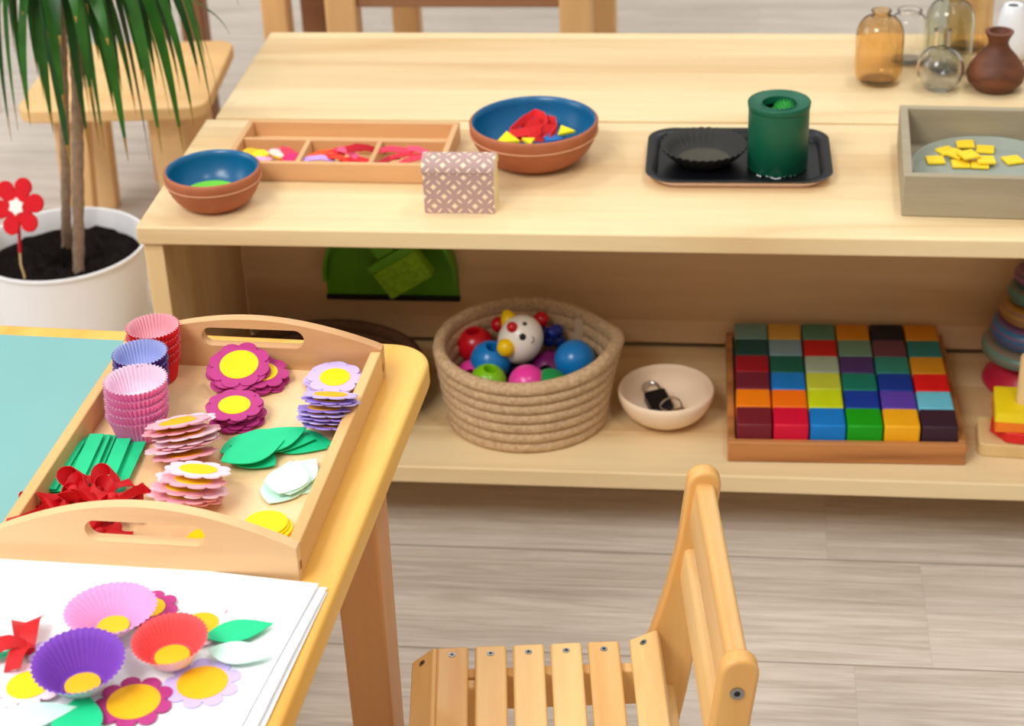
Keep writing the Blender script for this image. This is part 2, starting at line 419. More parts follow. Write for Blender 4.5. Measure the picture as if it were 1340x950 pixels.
# ------------------------------------------------------------------ table
TZ = .46
TR = R(-2.9)
tr = empty('children_table', at(566, 451, TZ)*1, TR); tr.location.z = 0
tr.location.x += .0035
W_, D_ = .62, .75
top = []
for cx, cy, rr, a0 in ((-.038, -.038, .038, 0), (-W_+.038, -.038, .038, 90), (-W_+.038, -D_+.038, .038, 180), (-.038, -D_+.038, .038, 270)):
    for i in range(9):
        a = R(a0+90*i/8); top.append((cx+rr*math.cos(a), cy+rr*math.sin(a)))
b = MB(); b.prism(top, TZ-.024, TZ); b.build('tabletop', M['table'], tr, .004, 3)
for lx, ly in ((-.0285, -.10), (-W_+.0705, -.10), (-.0285, -D_+.145), (-W_+.0705, -D_+.145)):
    b = MB()
    b.add([(lx-.042, ly-.045, TZ-.0242), (lx, ly-.045, TZ-.0242), (lx, ly, TZ-.0242), (lx-.042, ly, TZ-.0242),
           (lx-.039, ly-.042, 0), (lx-.002, ly-.042, 0), (lx-.002, ly-.003, 0), (lx-.039, ly-.003, 0)],
          [(0,1,2,3), (7,6,5,4), (4,5,1,0), (5,6,2,1), (6,7,3,2), (7,4,0,3)])
    b.build('table_leg', M['table_leg'], tr, .003, 2)
tag(tr, 'honey coloured wooden children\'s table with rounded corner holding the craft tray', 'table')
# teal mat, left of the tray
P = Matrix.Translation((0,0,0))
far_l = at(0, 457, TZ+.001); far_r = at(143, 462, TZ+.001)
tx = Vector((far_r.x, far_r.y)); 
mo = empty('tmp'); bpy.data.objects.remove(mo)
# ------------------------------------------------------------------ craft tray
TW, TD, TH = .2285, .3015, .0295
tray = empty('serving_tray', (.3359, -.7068, TZ+.0002), R(-2.1))     # local: x -TW..0, y 0..TD
b = MB(); b.box((-TW+.004, .004, .001), (-.004, TD-.004, .006)); b.build('tray_floor', M['tray_floor'], tray)
for x0 in (-.0095, -TW):
    b = MB(); b.box((x0, .0097, 0), (x0+.0095, TD-.0097, TH-.0015)); b.build('side_board', M['tray_y'], tray, .0012, 2)
def arch_board(y0, peak):
    pts = [(-TW, 0), (0, 0), (0, TH)]
    n = 28
    for i in range(1, n):
        t = i/n; x = -TW*t; h = TH+(peak-TH)*math.sin(PI*t)**.9
        pts.append((x, h))
    pts.append((-TW, TH))
    cxs = -TW/2+.002; hole = [(x, y) for x, y in rrect(.0905, .0175, .0086, 8, cxs, .0358)]
    b = MB(); b.prism(pts, 0, .0095, Matrix.Translation((0, y0+.0095, 0)) @ Matrix.Rotation(R(90), 4, 'X'), holes=[hole[::-1]])
    return b.build('handle_board', M['tray'], tray, .0014, 2)
arch_board(0, .0585); arch_board(TD-.0095, .0535)
# dark finger joints on the right front and back corner
for yy in (.0052, TD-.0095):
    j = MB(); j.box((-.0004, yy, .008), (.0005, yy+.0035, .0145)); j.build('finger_joint', M['oak'], tray)
tag(tray, 'beech serving tray with arched slotted handles full of craft flower pieces', 'tray')
TF = TZ+.0066                       # tray floor height
# mat: polygon in world space just left of the tray and inside the table's edge
tl = lambda x, y: tray.matrix_basis @ Vector((x, y, 0))
tb = lambda x, y: tr.matrix_basis @ Vector((x, y, 0))
tray.matrix_basis; bpy.context.view_layer.update()
p_fr = tray.matrix_world @ Vector((-TW-.0004, TD-.0225, 0)); p_nr = tray.matrix_world @ Vector((-TW-.0004, .0, 0))
p_nl = tr.matrix_world @ Vector((-W_+.02, -.345, 0)); p_fl = tr.matrix_world @ Vector((-W_+.02, -.0215, 0))
p_fr = Vector((p_fr.x, p_fl.y + (p_fr.x-p_fl.x)*math.tan(TR), 0))
b = MB(); b.prism([(p.x, p.y) for p in (p_nl, p_nr, p_fr, p_fl)], TZ+.0001, TZ+.0012)
tag(b.build('desk_mat', M['teal']), 'turquoise desk mat lying on the table left of the wooden tray', 'mat')
# ------------------------------------------------------------------ paper sheets
def sheet(rz, dx, dy, z, curl, label):
    r = MB(); nx, ny = 26, 16; Wp, Hp = .42, .297
    vs, fs = [], []
    for th in (0, .0003):
        for j in range(ny+1):
            for i in range(nx+1):
                x = -Wp*i/nx; y = -Hp*j/ny
                e = max(0, 1-i/4.0); zz = curl*e*e*math.sin(PI*min(1, j/ny*1.1+.08))
                vs.append((x, y, zz+th))
    q = (nx+1)*(ny+1)
    for j in range(ny):
        for i in range(nx):
            a = j*(nx+1)+i; fs.append((a, a+1, a+nx+2, a+nx+1)); fs.append((q+a, q+a+nx+1, q+a+nx+2, q+a+1))
    def edge(a, c): fs.append((a, c, q+c, q+a))
    for i in range(nx): edge(i, i+1); edge(ny*(nx+1)+i+1, ny*(nx+1)+i)
    for j in range(ny): edge((j+1)*(nx+1), j*(nx+1)); edge(j*(nx+1)+nx, (j+1)*(nx+1)+nx)
    r.add(vs, fs)
    o = r.build('paper_sheet', M['paper']); o.location = (.3573+dx, -.7145+dy, z); o.rotation_euler = (0, 0, R(rz))
    tag(o, label, 'paper', 'drawing paper in front of the tray'); return o
sheet(-4.6, .0012, -.0032, TZ+.0003, .0012, 'bottom white sheet sticking out furthest at the right edge of the paper pile')
sheet(-5.6, .0005, -.0006, TZ+.0019, .003, 'middle white sheet of the pile in front of the tray, bent at its edge')
sheet(-6.9, -.0055, .0002, TZ+.0052, .0008, 'top white drawing sheet of the pile, carrying the paper flowers and cups')
PZ = TZ+.0056
# ------------------------------------------------------------------ card shapes
def flower_pts(Rad, n=8, depth=.2, k=12):
    out = []
    for i in range(n*k):
        a = 2*PI*i/(n*k); s = abs(math.sin(n*a/2))**.55
        r = Rad*(1-depth+depth*s); out.append((r*math.cos(a), r*math.sin(a)))
    return out
def leaf_pts(L, Wd, n=14, tip=1.0):
    out = []
    for i in range(n+1):
        t = i/n; out.append((L*(t-.5), -Wd/2*math.sin(PI*t**.85)))
    for i in range(1, n):
        t = 1-i/n; out.append((L*(t-.5), Wd/2*math.sin(PI*t**.85)))
    return out
def make_flower(mat, cmat, Rad=.0235, rc=.0135, n=8, th=.0009, depth=.2):
    b = MB(); b.prism(flower_pts(Rad, n, depth), 0, th); o = b.build('paper_flower', mat)
    c = MB(); c.prism(circle(rc, 32), th, th+.0004); c.build('flower_center', cmat, o); return o
def flower_pile(mat, cmat, px, py, n, tilt, step, shift, label, group, Rad=.0235, rc=.0135, dz=0, az=0, npet=8, jit=.0032, tops=None, depth=.2):
    """a stack of cut-out flowers, its lowest one at pixel (px,py) of the tray floor"""
    base = at(px, py, TF)
    rx, ry = tilt
    E = Euler((R(rx), R(ry), R(az)))
    Mx = E.to_matrix(); nr = Mx @ Vector((0,0,1)); nr = Vector(nr)
    low = Rad*math.sqrt(max(0, 1-nr.z**2))
    proto = None
    for i in range(n):
        o = make_flower(mat[i % len(mat)], cmat, Rad, rc, npet, depth=depth) if (proto is None or len(mat) > 1) else copy_tree(proto)
        if proto is None: proto = o
        p = base + Vector((0, 0, low+.0005+dz)) + nr*(i*step) + Vector((shift[0]*i, shift[1]*i, 0)) + Vector((random.uniform(-jit, jit), random.uniform(-jit, jit), 0))
        o.location = p
        q = Euler((R(rx+random.uniform(-1.1, 1.1)), R(ry+random.uniform(-1.1, 1.1)), R(az))).to_matrix() @ Matrix.Rotation(random.uniform(0, 2*PI), 3, 'Z')
        o.rotation_euler = q.to_euler()
        if i == n-1: lb = label[0]
        elif i == 0: lb = label[2]
        else: lb = label[1].replace('#', ORD[n-i] if n-i < 13 else 'lower')
        tag(o, lb, 'paper flower', group)
G = 'cut-out paper flowers in the tray'
mg = [M['card_magenta']]
flower_pile(mg, M['card_yellow'], 346, 500, 5, (6, 6), .0017, (-.0012, .0004),
            ('magenta paper flower tilted on top of the right-hand pile near the far handle',
             'magenta paper flower, # from the top of the pile right below the far handle slot',
             'magenta paper flower at the bottom of the pile right below the far handle slot'), G, az=20)
flower_pile(mg, M['card_yellow'], 316, 503, 5, (16, 2), .0017, (-.0002, .0006),
            ('large magenta paper flower on top of the left pile just below the far handle slot',
             'magenta paper flower, # from the top of the left pile below the far handle slot',
             'magenta paper flower at the bottom of the left pile below the far handle slot'), G, Rad=.0265, rc=.0165, dz=.004)
flower_pile(mg, M['card_yellow'], 308, 548, 7, (4, 2), .0021, (.0006, -.0001),
            ('magenta paper flower topping the neat pile above the green leaves',
             'magenta paper flower, # from the top of the pile above the green leaves',
             'magenta paper flower at the bottom of the pile above the green leaves'), G, Rad=.0235, rc=.0132)
ll = [M['card_lilac']]
flower_pile(ll, M['card_yellow'], 436, 503, 5, (5, 3), .0017, (.0012, -.0004),
            ('lilac paper flower on top of the far pile in the tray\'s right corner',
             'lilac paper flower, # from the top of the far pile by the tray\'s right corner',
             'lilac paper flower at the bottom of the far pile by the tray\'s right corner'), G, Rad=.0235, rc=.0128, jit=.0035)
lv = [M['card_violet'], M['card_lilac']]
flower_pile(lv, M['card_orange'], 427, 570, 8, (-22, 3), .0036, (.0005, .0004),
            ('lilac paper flower lying edge-on atop the leaning violet row',
             'violet paper flower, # from the top of the leaning row by the tray\'s right side',
             'violet paper flower lowest in the leaning row, its orange center showing'), G, Rad=.0225, rc=.0135)
pk = [M['card_pink'], M['card_palepink']]
flower_pile(pk, M['card_orange'], 240, 606, 9, (-21, -6), .0031, (.0006, .0002),
            ('pale pink paper flower on top of the leaning row behind the green leaves\' left tip',
             'pink paper flower, # from the top of the leaning row next to the pink cups',
             'pink paper flower lowest in the leaning row next to the pink cups'), G, Rad=.0265, rc=.0150, az=8, npet=9, jit=.0058)
flower_pile(pk, M['card_yellow'], 242, 668, 8, (-20, 4), .0029, (.0012, .0002),
            ('pale pink paper flower on top of the leaning row nearest the front handle',
             'pink paper flower, # from the top of the leaning row nearest the front handle',
             'pink paper flower lowest in the leaning row nearest the front handle'), G, Rad=.0255, rc=.0145, az=-4, npet=9, jit=.0058)
# loose yellow discs
def disc(px, py, i, r, label, name='yellow_disc'):
    b = MB(); b.prism(circle(r, 40), 0, .001); o = b.build(name, M['card_yellow'] if i != 1 else M['card_orange'])
    o.location = at(px, py, TF) + Vector((0, 0, .0002+i*.0016)); tag(o, label, 'paper disc', 'yellow paper discs in the tray')
for i, (dx, dy) in enumerate(((356, 699), (353, 698), (355, 697), (351, 696), (349, 695))):
    disc(dx, dy, i, .0165, ('yellow paper disc at the very bottom of the pile by the front right corner', 'yellow paper disc second from the bottom of the pile by the front corner',
         'yellow paper disc in the middle of the pile by the front right corner', 'yellow paper disc just under the top one of the front corner pile', 'top yellow paper disc of the pile in the tray\'s front right corner')[i])
disc(272, 707, 0, .0165, 'single yellow paper disc seen through the front handle slot')
# leaves
def leaf(mat, px, py, z, rz, L, Wd, label, cat, group, rx=0, ry=0, name='paper_leaf'):
    b = MB(); b.prism(leaf_pts(L, Wd), 0, .0008); o = b.build(name, mat)
    o.location = at(px, py, TF) + Vector((0, 0, z)); o.rotation_euler = (R(rx), R(ry), R(rz)); tag(o, label, cat, group); return o
GL = 'green paper leaves in the tray'
for i, (px, py, rz, lb) in enumerate(((405, 578, -8, 'emerald leaf reaching furthest right at the bottom of the green pile'), (398, 582, -14, 'emerald leaf second from the bottom of the green pile, pointing right'),
        (336, 600, 150, 'emerald leaf low at the left end of the green pile'), (378, 583, 8, 'emerald leaf in the middle of the green pile'), (340, 588, 35, 'emerald leaf at the left back of the green pile'),
        (356, 586, 20, 'emerald leaf just under the top pair of the green pile'), (372, 586, 40, 'emerald leaf on top of the right half of the green pile'), (342, 604, 38, 'emerald leaf on top at the near left of the green pile'))):
    leaf(M['card_green'], px-9, py, .0002+i*.0014, rz, .055, .034, lb, 'paper leaf', GL)
GM = 'mint paper leaves in the tray'
for i, (px, py, rz, lb) in enumerate(((398, 630, 35, 'mint leaf sticking out to the right at the bottom of the mint pile'), (372, 640, 60, 'mint leaf lowest at the left of the mint pile'), (376, 632, 75, 'mint leaf third from the bottom of the mint pile'),
        (390, 626, 50, 'mint leaf in the middle of the mint pile, tip to the back right'), (380, 634, 88, 'mint leaf second from the top of the mint pile'), (379, 635, 70, 'mint leaf on top of the mint pile'))):
    leaf(M['card_mint'], px, py, .0002+i*.0014, rz+14, .048, .034, lb, 'paper leaf', GM)
# green strips
GS = 'green paper strips in the tray'
strips = ((150, 572, 116, 652, 0, ''), (143, 570, 108, 650, 0, ''), (136, 569, 101, 650, 0, ''), (127, 568, 90, 648, 0, ''), (117, 569, 78, 646, 0, ''), (108, 573, 70, 643, 0, ''),
          (162, 574, 130, 652, 0, ''), (167, 577, 139, 654, 0, ''), (182, 578, 146, 655, 0, ''), (102, 577, 64, 640, 0, ''))
names = ('green strip with its far end beside the middle gap of the strip pile', 'green strip left of the gap, lying under its neighbours', 'broad green strip fourth from the left side of the tray', 'broad green strip third from the left side of the tray',
         'broad green strip second from the left side of the tray', 'green strip beside the leftmost one, slightly overlapping it', 'green strip lowest right of the gap, tip hidden by the ribbons', 'green strip right of the gap with a stepped far end',
         'green strip farthest to the right of the pile', 'green strip farthest left, leaning against the tray side')
for i, (x0, y0, x1, y1, t_, _n) in enumerate(strips):
    z = .0003+.0011*((i*3) % 10)
    A = at(x0, y0, TF+z); B = at(x1, y1, TF+z); d = (B-A).normalized(); sd = Vector((-d.y, d.x, 0))
    b = MB(); b.strip([A-A, (B-A)*.5, B-A], .0118, sd, .0008); o = b.build('paper_strip', M['card_green']); o.location = A
    tag(o, names[i], 'paper strip', GS)
# ------------------------------------------------------------------ baking cups
def make_cup(outer, inner, rb, rt, h, npl=42, amp=.052, tilt=0, sx=1, floor=True):
    """pleated paper cup; tilt raises the back of the rim"""
    b = MB(); n = npl*4; th = .00035
    def ring(r, z, a_, lift):
        L = []
        for i in range(n):
            a = 2*PI*i/n; rr = r*(1+a_*math.cos(npl*a))
            L.append(b.bm.verts.new((rr*math.cos(a)*sx, rr*math.sin(a), z+lift*math.sin(a))))
        return L
    lv = [(rb, 0, .01, 0), (rb*1.03, .0012, amp*.6, 0), (rb+(rt-rb)*.42, h*.5, amp*.8, tilt*.45), (rb+(rt-rb)*.70, h*.8, amp, tilt*.8), (rt, h, amp, tilt)]
    O = [ring(*q) for q in lv]; I = [ring(r-th, z+(th if k == 0 else 0), a_, l) for k, (r, z, a_, l) in enumerate(lv)]
    def quad(A, B, mi):
        for i in range(n):
            j = (i+1) % n; f = b.bm.faces.new((A[i], A[j], B[j], B[i])); f.material_index = mi
    for A, B in zip(O, O[1:]): quad(A, B, 0)
    for A, B in zip(I, I[1:]): quad(A, B, 1)
    quad(O[-1], I[-1], 1)
    if floor:
        b.bm.faces.new(O[0][::-1]).material_index = 0; b.bm.faces.new(I[0]).material_index = 1
    return b.build('baking_cup', [outer, inner], sharp=75)
def cup_stack(key, x, y, n, rb, rt, h, step, colour, where):
    proto = make_cup(M['cup_'+key], M['cup_'+key+'_in'], rb, rt, h)
    for i in range(n):
        o = proto if i == 0 else copy_tree(proto)
        o.location = (x+i*.0006+random.uniform(-.0003,.0003), y, TF+.0002+i*step); o.rotation_euler = (0, 0, 0)
        lb = f'topmost {colour} paper baking cup of the stack {where}' if i == n-1 else (f'bottom {colour} paper baking cup of the stack {where}' if i == 0 else f'{colour} paper baking cup {ORD[n-i]} from the top of the stack {where}')
        tag(o, lb, 'baking cup', 'paper baking cups stacked in the tray')
cup_stack('pink', .1645, -.5225, 5, .0185, .0250, .0225, .0073, 'pink', 'by the green strips')
cup_stack('purple', .1545, -.4765, 5, .0165, .0224, .0215, .0072, 'purple', 'between pink and red')
cup_stack('red', .1525, -.4318, 5, .0165, .0220, .0215, .0073, 'red', 'by the far handle')
def open_cup(c_in, c_out, px, py, rb, rt, h, tilt, rz, label, dy=0, sx=1, rx=0):
    o = make_cup(M[c_out], M[c_in], rb, rt, h, 40, .028, tilt, sx)
    o.location = at(px, py, PZ) + Vector((0, 0, .0050 + rb*abs(math.sin(R(rx))))); o.rotation_euler = (R(rx), 0, R(rz))
    d = MB(); d.prism(circle(rb*.80, 36), .0009, .0016); c = d.build('yellow_disc', M['card_orange']); c.location = o.location; c.rotation_euler = o.rotation_euler
    tag(o, label, 'baking cup', 'paper baking cups on the drawing sheet')
    return o, c
o, c = open_cup('cup2_purple', 'cup2_purple_out', 110, 905, .0150, .0308, .0215, .0032, 8, 'opened purple baking cup with pale outside on the white sheet', rx=0)
tag(c, 'yellow paper disc glued inside the opened purple cup', 'paper disc')
o, c = open_cup('cup2_red', 'cup2_red_out', 227, 868, .0150, .0258, .0165, .0020, -12, 'opened coral red baking cup with whitish outside on the white sheet', rx=0)
tag(c, 'yellow paper disc glued inside the coral red cup', 'paper disc')
o, c = open_cup('cup2_pink', 'cup2_pink_out', 150, 828, .014, .0335, .0165, -.0025, 0, 'large opened sugar pink baking cup behind the purple one', rx=0, sx=.95)
tag(c, 'yellow paper disc glued inside the large pink cup', 'paper disc')
# ------------------------------------------------------------------ cut-outs on the sheet
SHZ = [0]
def nz():
    SHZ[0] += 1; return .0007*SHZ[0]
def sheet_flower(mat, px, py, Rad, rc, n, cm, label, rz=0, depth=.26):
    o = make_flower(M[mat], M[cm], Rad, rc, n, .0005, depth); o.location = at(px, py, PZ+nz()); o.rotation_euler = (0,0,R(rz))
    tag(o, label, 'paper flower', 'paper flowers on the drawing sheet')
sheet_flower('card_lilac', 265, 894, .0262, .0172, 9, 'card_orange', 'lilac paper flower with big yellow center right of the magenta one', 5)
sheet_flower('card_magenta', 175, 919, .0265, .0178, 9, 'card_orange', 'magenta paper flower lying nearest the front on the white sheet', 12)
sheet_flower('card_palepink', 263, 817, .0245, .0125, 8, 'card_orange', 'pale pink paper flower half hidden behind the coral cup', 0)
sheet_flower('card_magenta', 196, 796, .0205, .011, 8, 'card_yellow', 'magenta paper flower peeping out behind the large pink cup', 20)
sheet_flower('card_lilac', 77, 855, .0205, .012, 8, 'card_orange', 'lilac paper flower half hidden behind the purple cup', 0)
sheet_flower('card_palepink', 37, 897, .024, .0145, 8, 'card_yellow', 'pale pink paper flower at the left below the red bow', 0)
def sheet_leaf(mat, px, py, rz, L, Wd, label):
    b = MB(); b.prism(leaf_pts(L, Wd), 0, .0006); o = b.build('paper_leaf', M[mat]); o.location = at(px, py, PZ+nz()); o.rotation_euler = (0,0,R(rz))
    tag(o, label, 'paper leaf', 'paper leaves on the drawing sheet')
sheet_leaf('card_green', 313, 825, 22, .048, .0245, 'emerald paper leaf at the right edge of the white sheet')
sheet_leaf('card_mint', 314, 855, -6, .046, .024, 'mint paper leaf just below the emerald one on the white sheet')
sheet_leaf('card_green', 102, 941, 98, .052, .033, 'emerald paper leaf cut by the front of the picture beside the mint one')
sheet_leaf('card_mint', 38, 938, 22, .062, .028, 'large mint paper leaf in the near left of the white sheet')
sheet_leaf('card_mint', 104, 789, 30, .03, .016, 'small mint paper leaf peeping out behind the large pink cup')
# stems and bow
for k, (a, bb, lb) in enumerate((((-30, 836), (34, 853), 'upper green paper stem running left from the red bow'), ((-30, 864), (32, 855), 'lower green paper stem running left from the red bow'))):
    A, B = at(*a, PZ+.001), at(*bb, PZ+.001); d = (B-A).normalized()
    s_ = MB(); s_.strip([Vector(), (B-A)*.5, B-A], .0052, (-d.y, d.x, 0), .0008); o = s_.build('paper_strip', M['card_green']); o.location = A + Vector((0,0,.0006+.0011*k)); tag(o, lb, 'paper strip')
def bow(px, py, z0, ends, wid, label, name='ribbon_bow', knot=.004, group=None, curl=.006):
    c = at(px, py, z0); r = empty(name, c)
    for k, e in enumerate(ends):
        E_ = at(e[0], e[1], z0)-c; up = e[2] if len(e) > 2 else .004
        d = E_.normalized(); pts = [Vector((0,0,.003+.0012*k))+E_*t+Vector((0,0,up*math.sin(PI*t)+.0006*k)) for t in (0, .2, .4, .6, .8, 1)]
        tw = e[3] if len(e) > 3 else 0
        sd = [(Matrix.Rotation(tw*t, 3, d) @ Vector((-d.y, d.x, 0))) for t in (0, .2, .4, .6, .8, 1)]
        w = [wid*.75, wid*.95, wid, wid, wid, wid*1.02]
        b = MB(); b.strip(pts, w, sd, .0006); b.build('ribbon_tail', M['ribbon'], r)
    b = MB(); b.ball(Vector((0,0,knot)), knot, 12, (1.3, 1, .9)); b.build('knot', M['ribbon'], r)
    tag(r, label, 'ribbon bow', group); return r
bow(37, 856, PZ+.001, ((28, 818, .006, .5), (50, 817, .008, -.5), (18, 887, .006, .4), (-12, 868, .006, -.3)), .0135, 'red ribbon bow tying green stems at the left edge of the white sheet', knot=.0045)
GB = 'red ribbon bows in the tray'
def loopbow(px, py, z, rz, sc, label, extra=None):
    """bow with two loops and two tails"""
    c = at(px, py, TF); r = empty('ribbon_bow', c+Vector((0,0,z)), R(rz))
    for s_ in (-1, 1):
        pts = []
        for i in range(13):
            t = i/12; a = PI*2*t
            pts.append(Vector((s_*(.016*sc)*math.sin(a/2)**1.0*(1 if True else 0), .007*sc*math.sin(a), .004+.008*sc*(1-math.cos(a))*.5)))
        b = MB(); b.strip(pts, .0095*sc, (0, .7, .8), .0006); b.build('ribbon_loop', M['ribbon'], r)
        p2 = [Vector((0,0,.004)), Vector((s_*.007*sc, -.006*sc, .007)), Vector((s_*.014*sc, -.011*sc, .004)), Vector((s_*.02*sc, -.013*sc, .0012))]
        b = MB(); b.strip(p2, [.006*sc, .009*sc, .01*sc, .0105*sc], [Vector((s_*.5,.8,.2)), Vector((s_*.5,.8,.4)), Vector((s_*.6,.8,-.2)), Vector((s_*.6,.8,0))], .0006); b.build('ribbon_tail', M['ribbon'], r)
    b = MB(); b.ball(Vector((0,0,.0055)), .0042*sc, 12, (1.1, 1, 1)); b.build('knot', M['ribbon'], r)
    tag(r, label, 'ribbon bow', GB); return r
loopbow(62, 674, .0005, 10, 1.2, 'red ribbon bow in the tray\'s front left corner')
loopbow(88, 667, .005, 55, 1.2, 'red ribbon bow second from the left side of the tray')
loopbow(112, 671, .001, -20, 1.2, 'red ribbon bow in the middle of the red heap')
loopbow(130, 661, .008, 75, 1.2, 'red ribbon bow standing with an open loop in the red heap')
loopbow(157, 667, .001, 5, 1.25, 'red ribbon bow at the right end of the red heap')
loopbow(100, 662, .0085, 110, 1.15, 'red ribbon bow lying on top behind the middle of the red heap')
loopbow(150, 672, .009, -35, 1.1, 'red ribbon bow lying on top at the right of the red heap')
loopbow(132, 705, .0005, 40, 1.0, 'red ribbon bow seen through the front handle slot')
loopbow(118, 690, .0005, -40, 1.0, 'red ribbon bow pressed against the front handle board')
def loose(pts, wid, label, sides):
    P_ = [at(x, y, TF+z) for x, y, z in pts]; o0 = P_[0]
    b = MB(); b.strip([p-o0 for p in P_], wid, sides, .0006); o = b.build('ribbon_piece', M['ribbon']); o.location = o0; tag(o, label, 'ribbon')
loose([(140, 668, .018), (155, 655, .022), (172, 644, .024), (186, 640, .022), (197, 644, .018)], [.008, .010, .010, .008, .003], 'red ribbon tail pointing right from the heap of bows', (.3, .7, .7))
loose([(8, 682, .0222), (25, 679, .0225), (42, 674, .020), (58, 668, .016)], [.004, .006, .008, .010], 'red ribbon tail resting on the tray\'s left side board', (.1, .7, .6))
# ------------------------------------------------------------------ chair
CA = R(7.4)
SZ = .24
c0 = at(592, 846, SZ)          # far end of the second slat
ch = empty('slatted_chair', (c0.x, c0.y, 0), CA)
CL = .228                      # slat length
xs = [-.0275, 0, .0333, .0662, .0990, .1317, .1645]
bpy.context.view_layer.update()
for i, x in enumerate(xs):
    L0 = .0275
    rot = Matrix(); dz = 0
    if i == 0: rot = Matrix.Rotation(R(-38), 4, 'Y'); dz = -.0075; x += .001
    if i == 6: rot = Matrix.Rotation(R(-24), 4, 'Y'); dz = .0055; x += .0015
    T = Matrix.Translation((x, 0, SZ+dz)) @ rot
    b = MB(); b.box((-L0/2, -CL, -.0085), (L0/2, 0, 0), T)
    s = b.build('seat_slat', M['chair'], ch, .0025, 3)
    for yy in (-.012, -CL+.012):
        q = MB(); q.prism(circle(.0032, 18), .0001, .0006, T @ Matrix.Translation((0, yy, 0))); q.prism(circle(.0014, 8), .0006, .0008, T @ Matrix.Translation((0, yy, 0)), 1); sc_ = q.build('screw', [M['screw'], M['screw_hole']], s)
for yy in (-.020, -CL+.032):   # seat rails under the slat ends
    pts = [(-.034, SZ-.046), (.176, SZ-.046), (.176, SZ-.001), (.155, SZ-.0088), (-.014, SZ-.0088), (-.026, SZ-.0145), (-.034, SZ-.024)]
    b = MB(); b.prism(pts, 0, .012, Matrix.Translation((0, yy, 0)) @ Matrix.Rotation(R(90), 4, 'X')); b.build('seat_rail', M['chair_z'], ch, .0015, 2)
# back uprights: leaning boards with rounded heads, running down as the rear legs
def upright(yc):
    left = [(.150, 0), (.158, .10), (.172, .165), (.171, .185), (.1665, .20), (.1665, .225), (.1735, .242), (.187, .29), (.1975, .34), (.2043, .395)]
    right = [(.181, 0), (.191, .10), (.206, .18), (.2145, .235), (.220, .29), (.226, .34), (.2327, .395)]
    x, z, w = .2185, .395, .0142; cap = [(x+w*math.cos(R(a)), z+w*math.sin(R(a))) for a in range(12, 175, 12)]
    pts = right+cap+left[::-1]
    b = MB(); b.prism(pts, 0, .016, Matrix.Translation((0, yc+.008, 0)) @ Matrix.Rotation(R(90), 4, 'X'))
    return b.build('back_upright', M['chair_z'], ch, .003, 3)
UF, UN = .0092, -CL-.0092
for yc in (UF, UN):
    u = upright(yc)
    q = MB(); s_ = -1
    q.prism(circle(.0052, 22), 0, .0008, Matrix.Translation((.2165, yc-.0083+(.0166 if yc == UF else 0), .380)) @ Matrix.Rotation(R(90 if yc == UN else -90), 4, 'X')); sc_ = q.build('screw', M['screw'], u)
    q = MB(); q.prism(circle(.0026, 6), .0008, .0010, Matrix.Translation((.2165, yc-.0083+(.0166 if yc == UF else 0), .380)) @ Matrix.Rotation(R(90 if yc == UN else -90), 4, 'X')); q.build('screw_recess', M['screw_hole'], u)
for (x, z, w, h, tilt) in ((.2165, .3775, .017, .042, 8), (.2065, .316, .013, .034, 8), (.187, .172, .013, .03, 5)):
    T = Matrix.Translation((x, 0, z)) @ Matrix.Rotation(R(tilt), 4, 'Y')
    pts = rrect(w, h, .005, 4)
    b = MB(); b.prism(pts, UN+.008, UF-.008, T @ Matrix(((1,0,0,0),(0,0,1,0),(0,1,0,0),(0,0,0,1)))); b.build('back_rail', M['chair'], ch, 0)
for yy in (-.034, -CL+.046):
    b = MB(); b.box((.004, yy-.012, 0), (.030, yy+.0005, SZ-.0095)); b.build('front_leg', M['chair_z'], ch, .002, 2)
b = MB(); b.box((.008, -CL+.047, .09), (.022, -.047, .12)); b.build('stretcher', M['chair'], ch, .002, 2)
tag(ch, 'small maple children\'s chair with slatted seat standing on the floor before the shelf', 'chair')
# ------------------------------------------------------------------ things on the shelf top
def bowl(name, p, r, h, label, line=True, mat_o='terracotta', mat_i='glaze', foot=.55, wall=.006, sx=1):
    o = empty(name, p)
    out = [(0, 0), (r*foot, 0), (r*foot*1.02, .002)]
    for i in range(1, 10):
        t = i/9; a = t*PI/2; out.append((r*foot+(r-r*foot)*math.sin(a), .002+(h-.004)*(1-math.cos(a))**.85))
    out += [(r-.001, h-.001), (r-wall*.5, h)]
    inn = [(r-wall*.5, h), (r-wall, h-.002)]
    for i in range(8, -1, -1):
        t = i/9; a = t*PI/2; inn.append((max(.0, r*foot*.9+(r-wall-r*foot*.9)*math.sin(a)), .008+(h-.010)*(1-math.cos(a))**.85))
    inn.append((0, .008))
    b = MB(); b.lathe(out, 56); b.build('bowl_body', M[mat_o], o, sharp=60)
    b = MB(); b.lathe(inn, 56); b.build('bowl_lining', M[mat_i], o, sharp=60)
    if line:
        b = MB(); q = r*.994
        b.lathe([(q-.001, h*.70), (q+.0003, h*.70+.0004), (q+.0003, h*.70+.0016), (q-.001, h*.70+.002)], 56); b.build('rim_line', M['terra_line'], o)
    return tag(o, label, 'bowl')
pb = at(283, 266, ZT); bowl('ceramic_bowl', pb, .0535, .043, 'small terracotta bowl glazed blue inside at the left end of the shelf top')
b = MB(); b.prism(circle(.029, 36), 0, .003); o = b.build('felt_disc', flat('lime felt', (110,204,60), .85)); o.location = pb+Vector((-.003, -.006, .0145)); tag(o, 'lime green felt disc lying in the small blue bowl', 'felt disc')
pl = at(700, 209, ZT); bowl('ceramic_bowl', pl, .0735, .050, 'large terracotta bowl glazed blue inside beside the sorting tray')
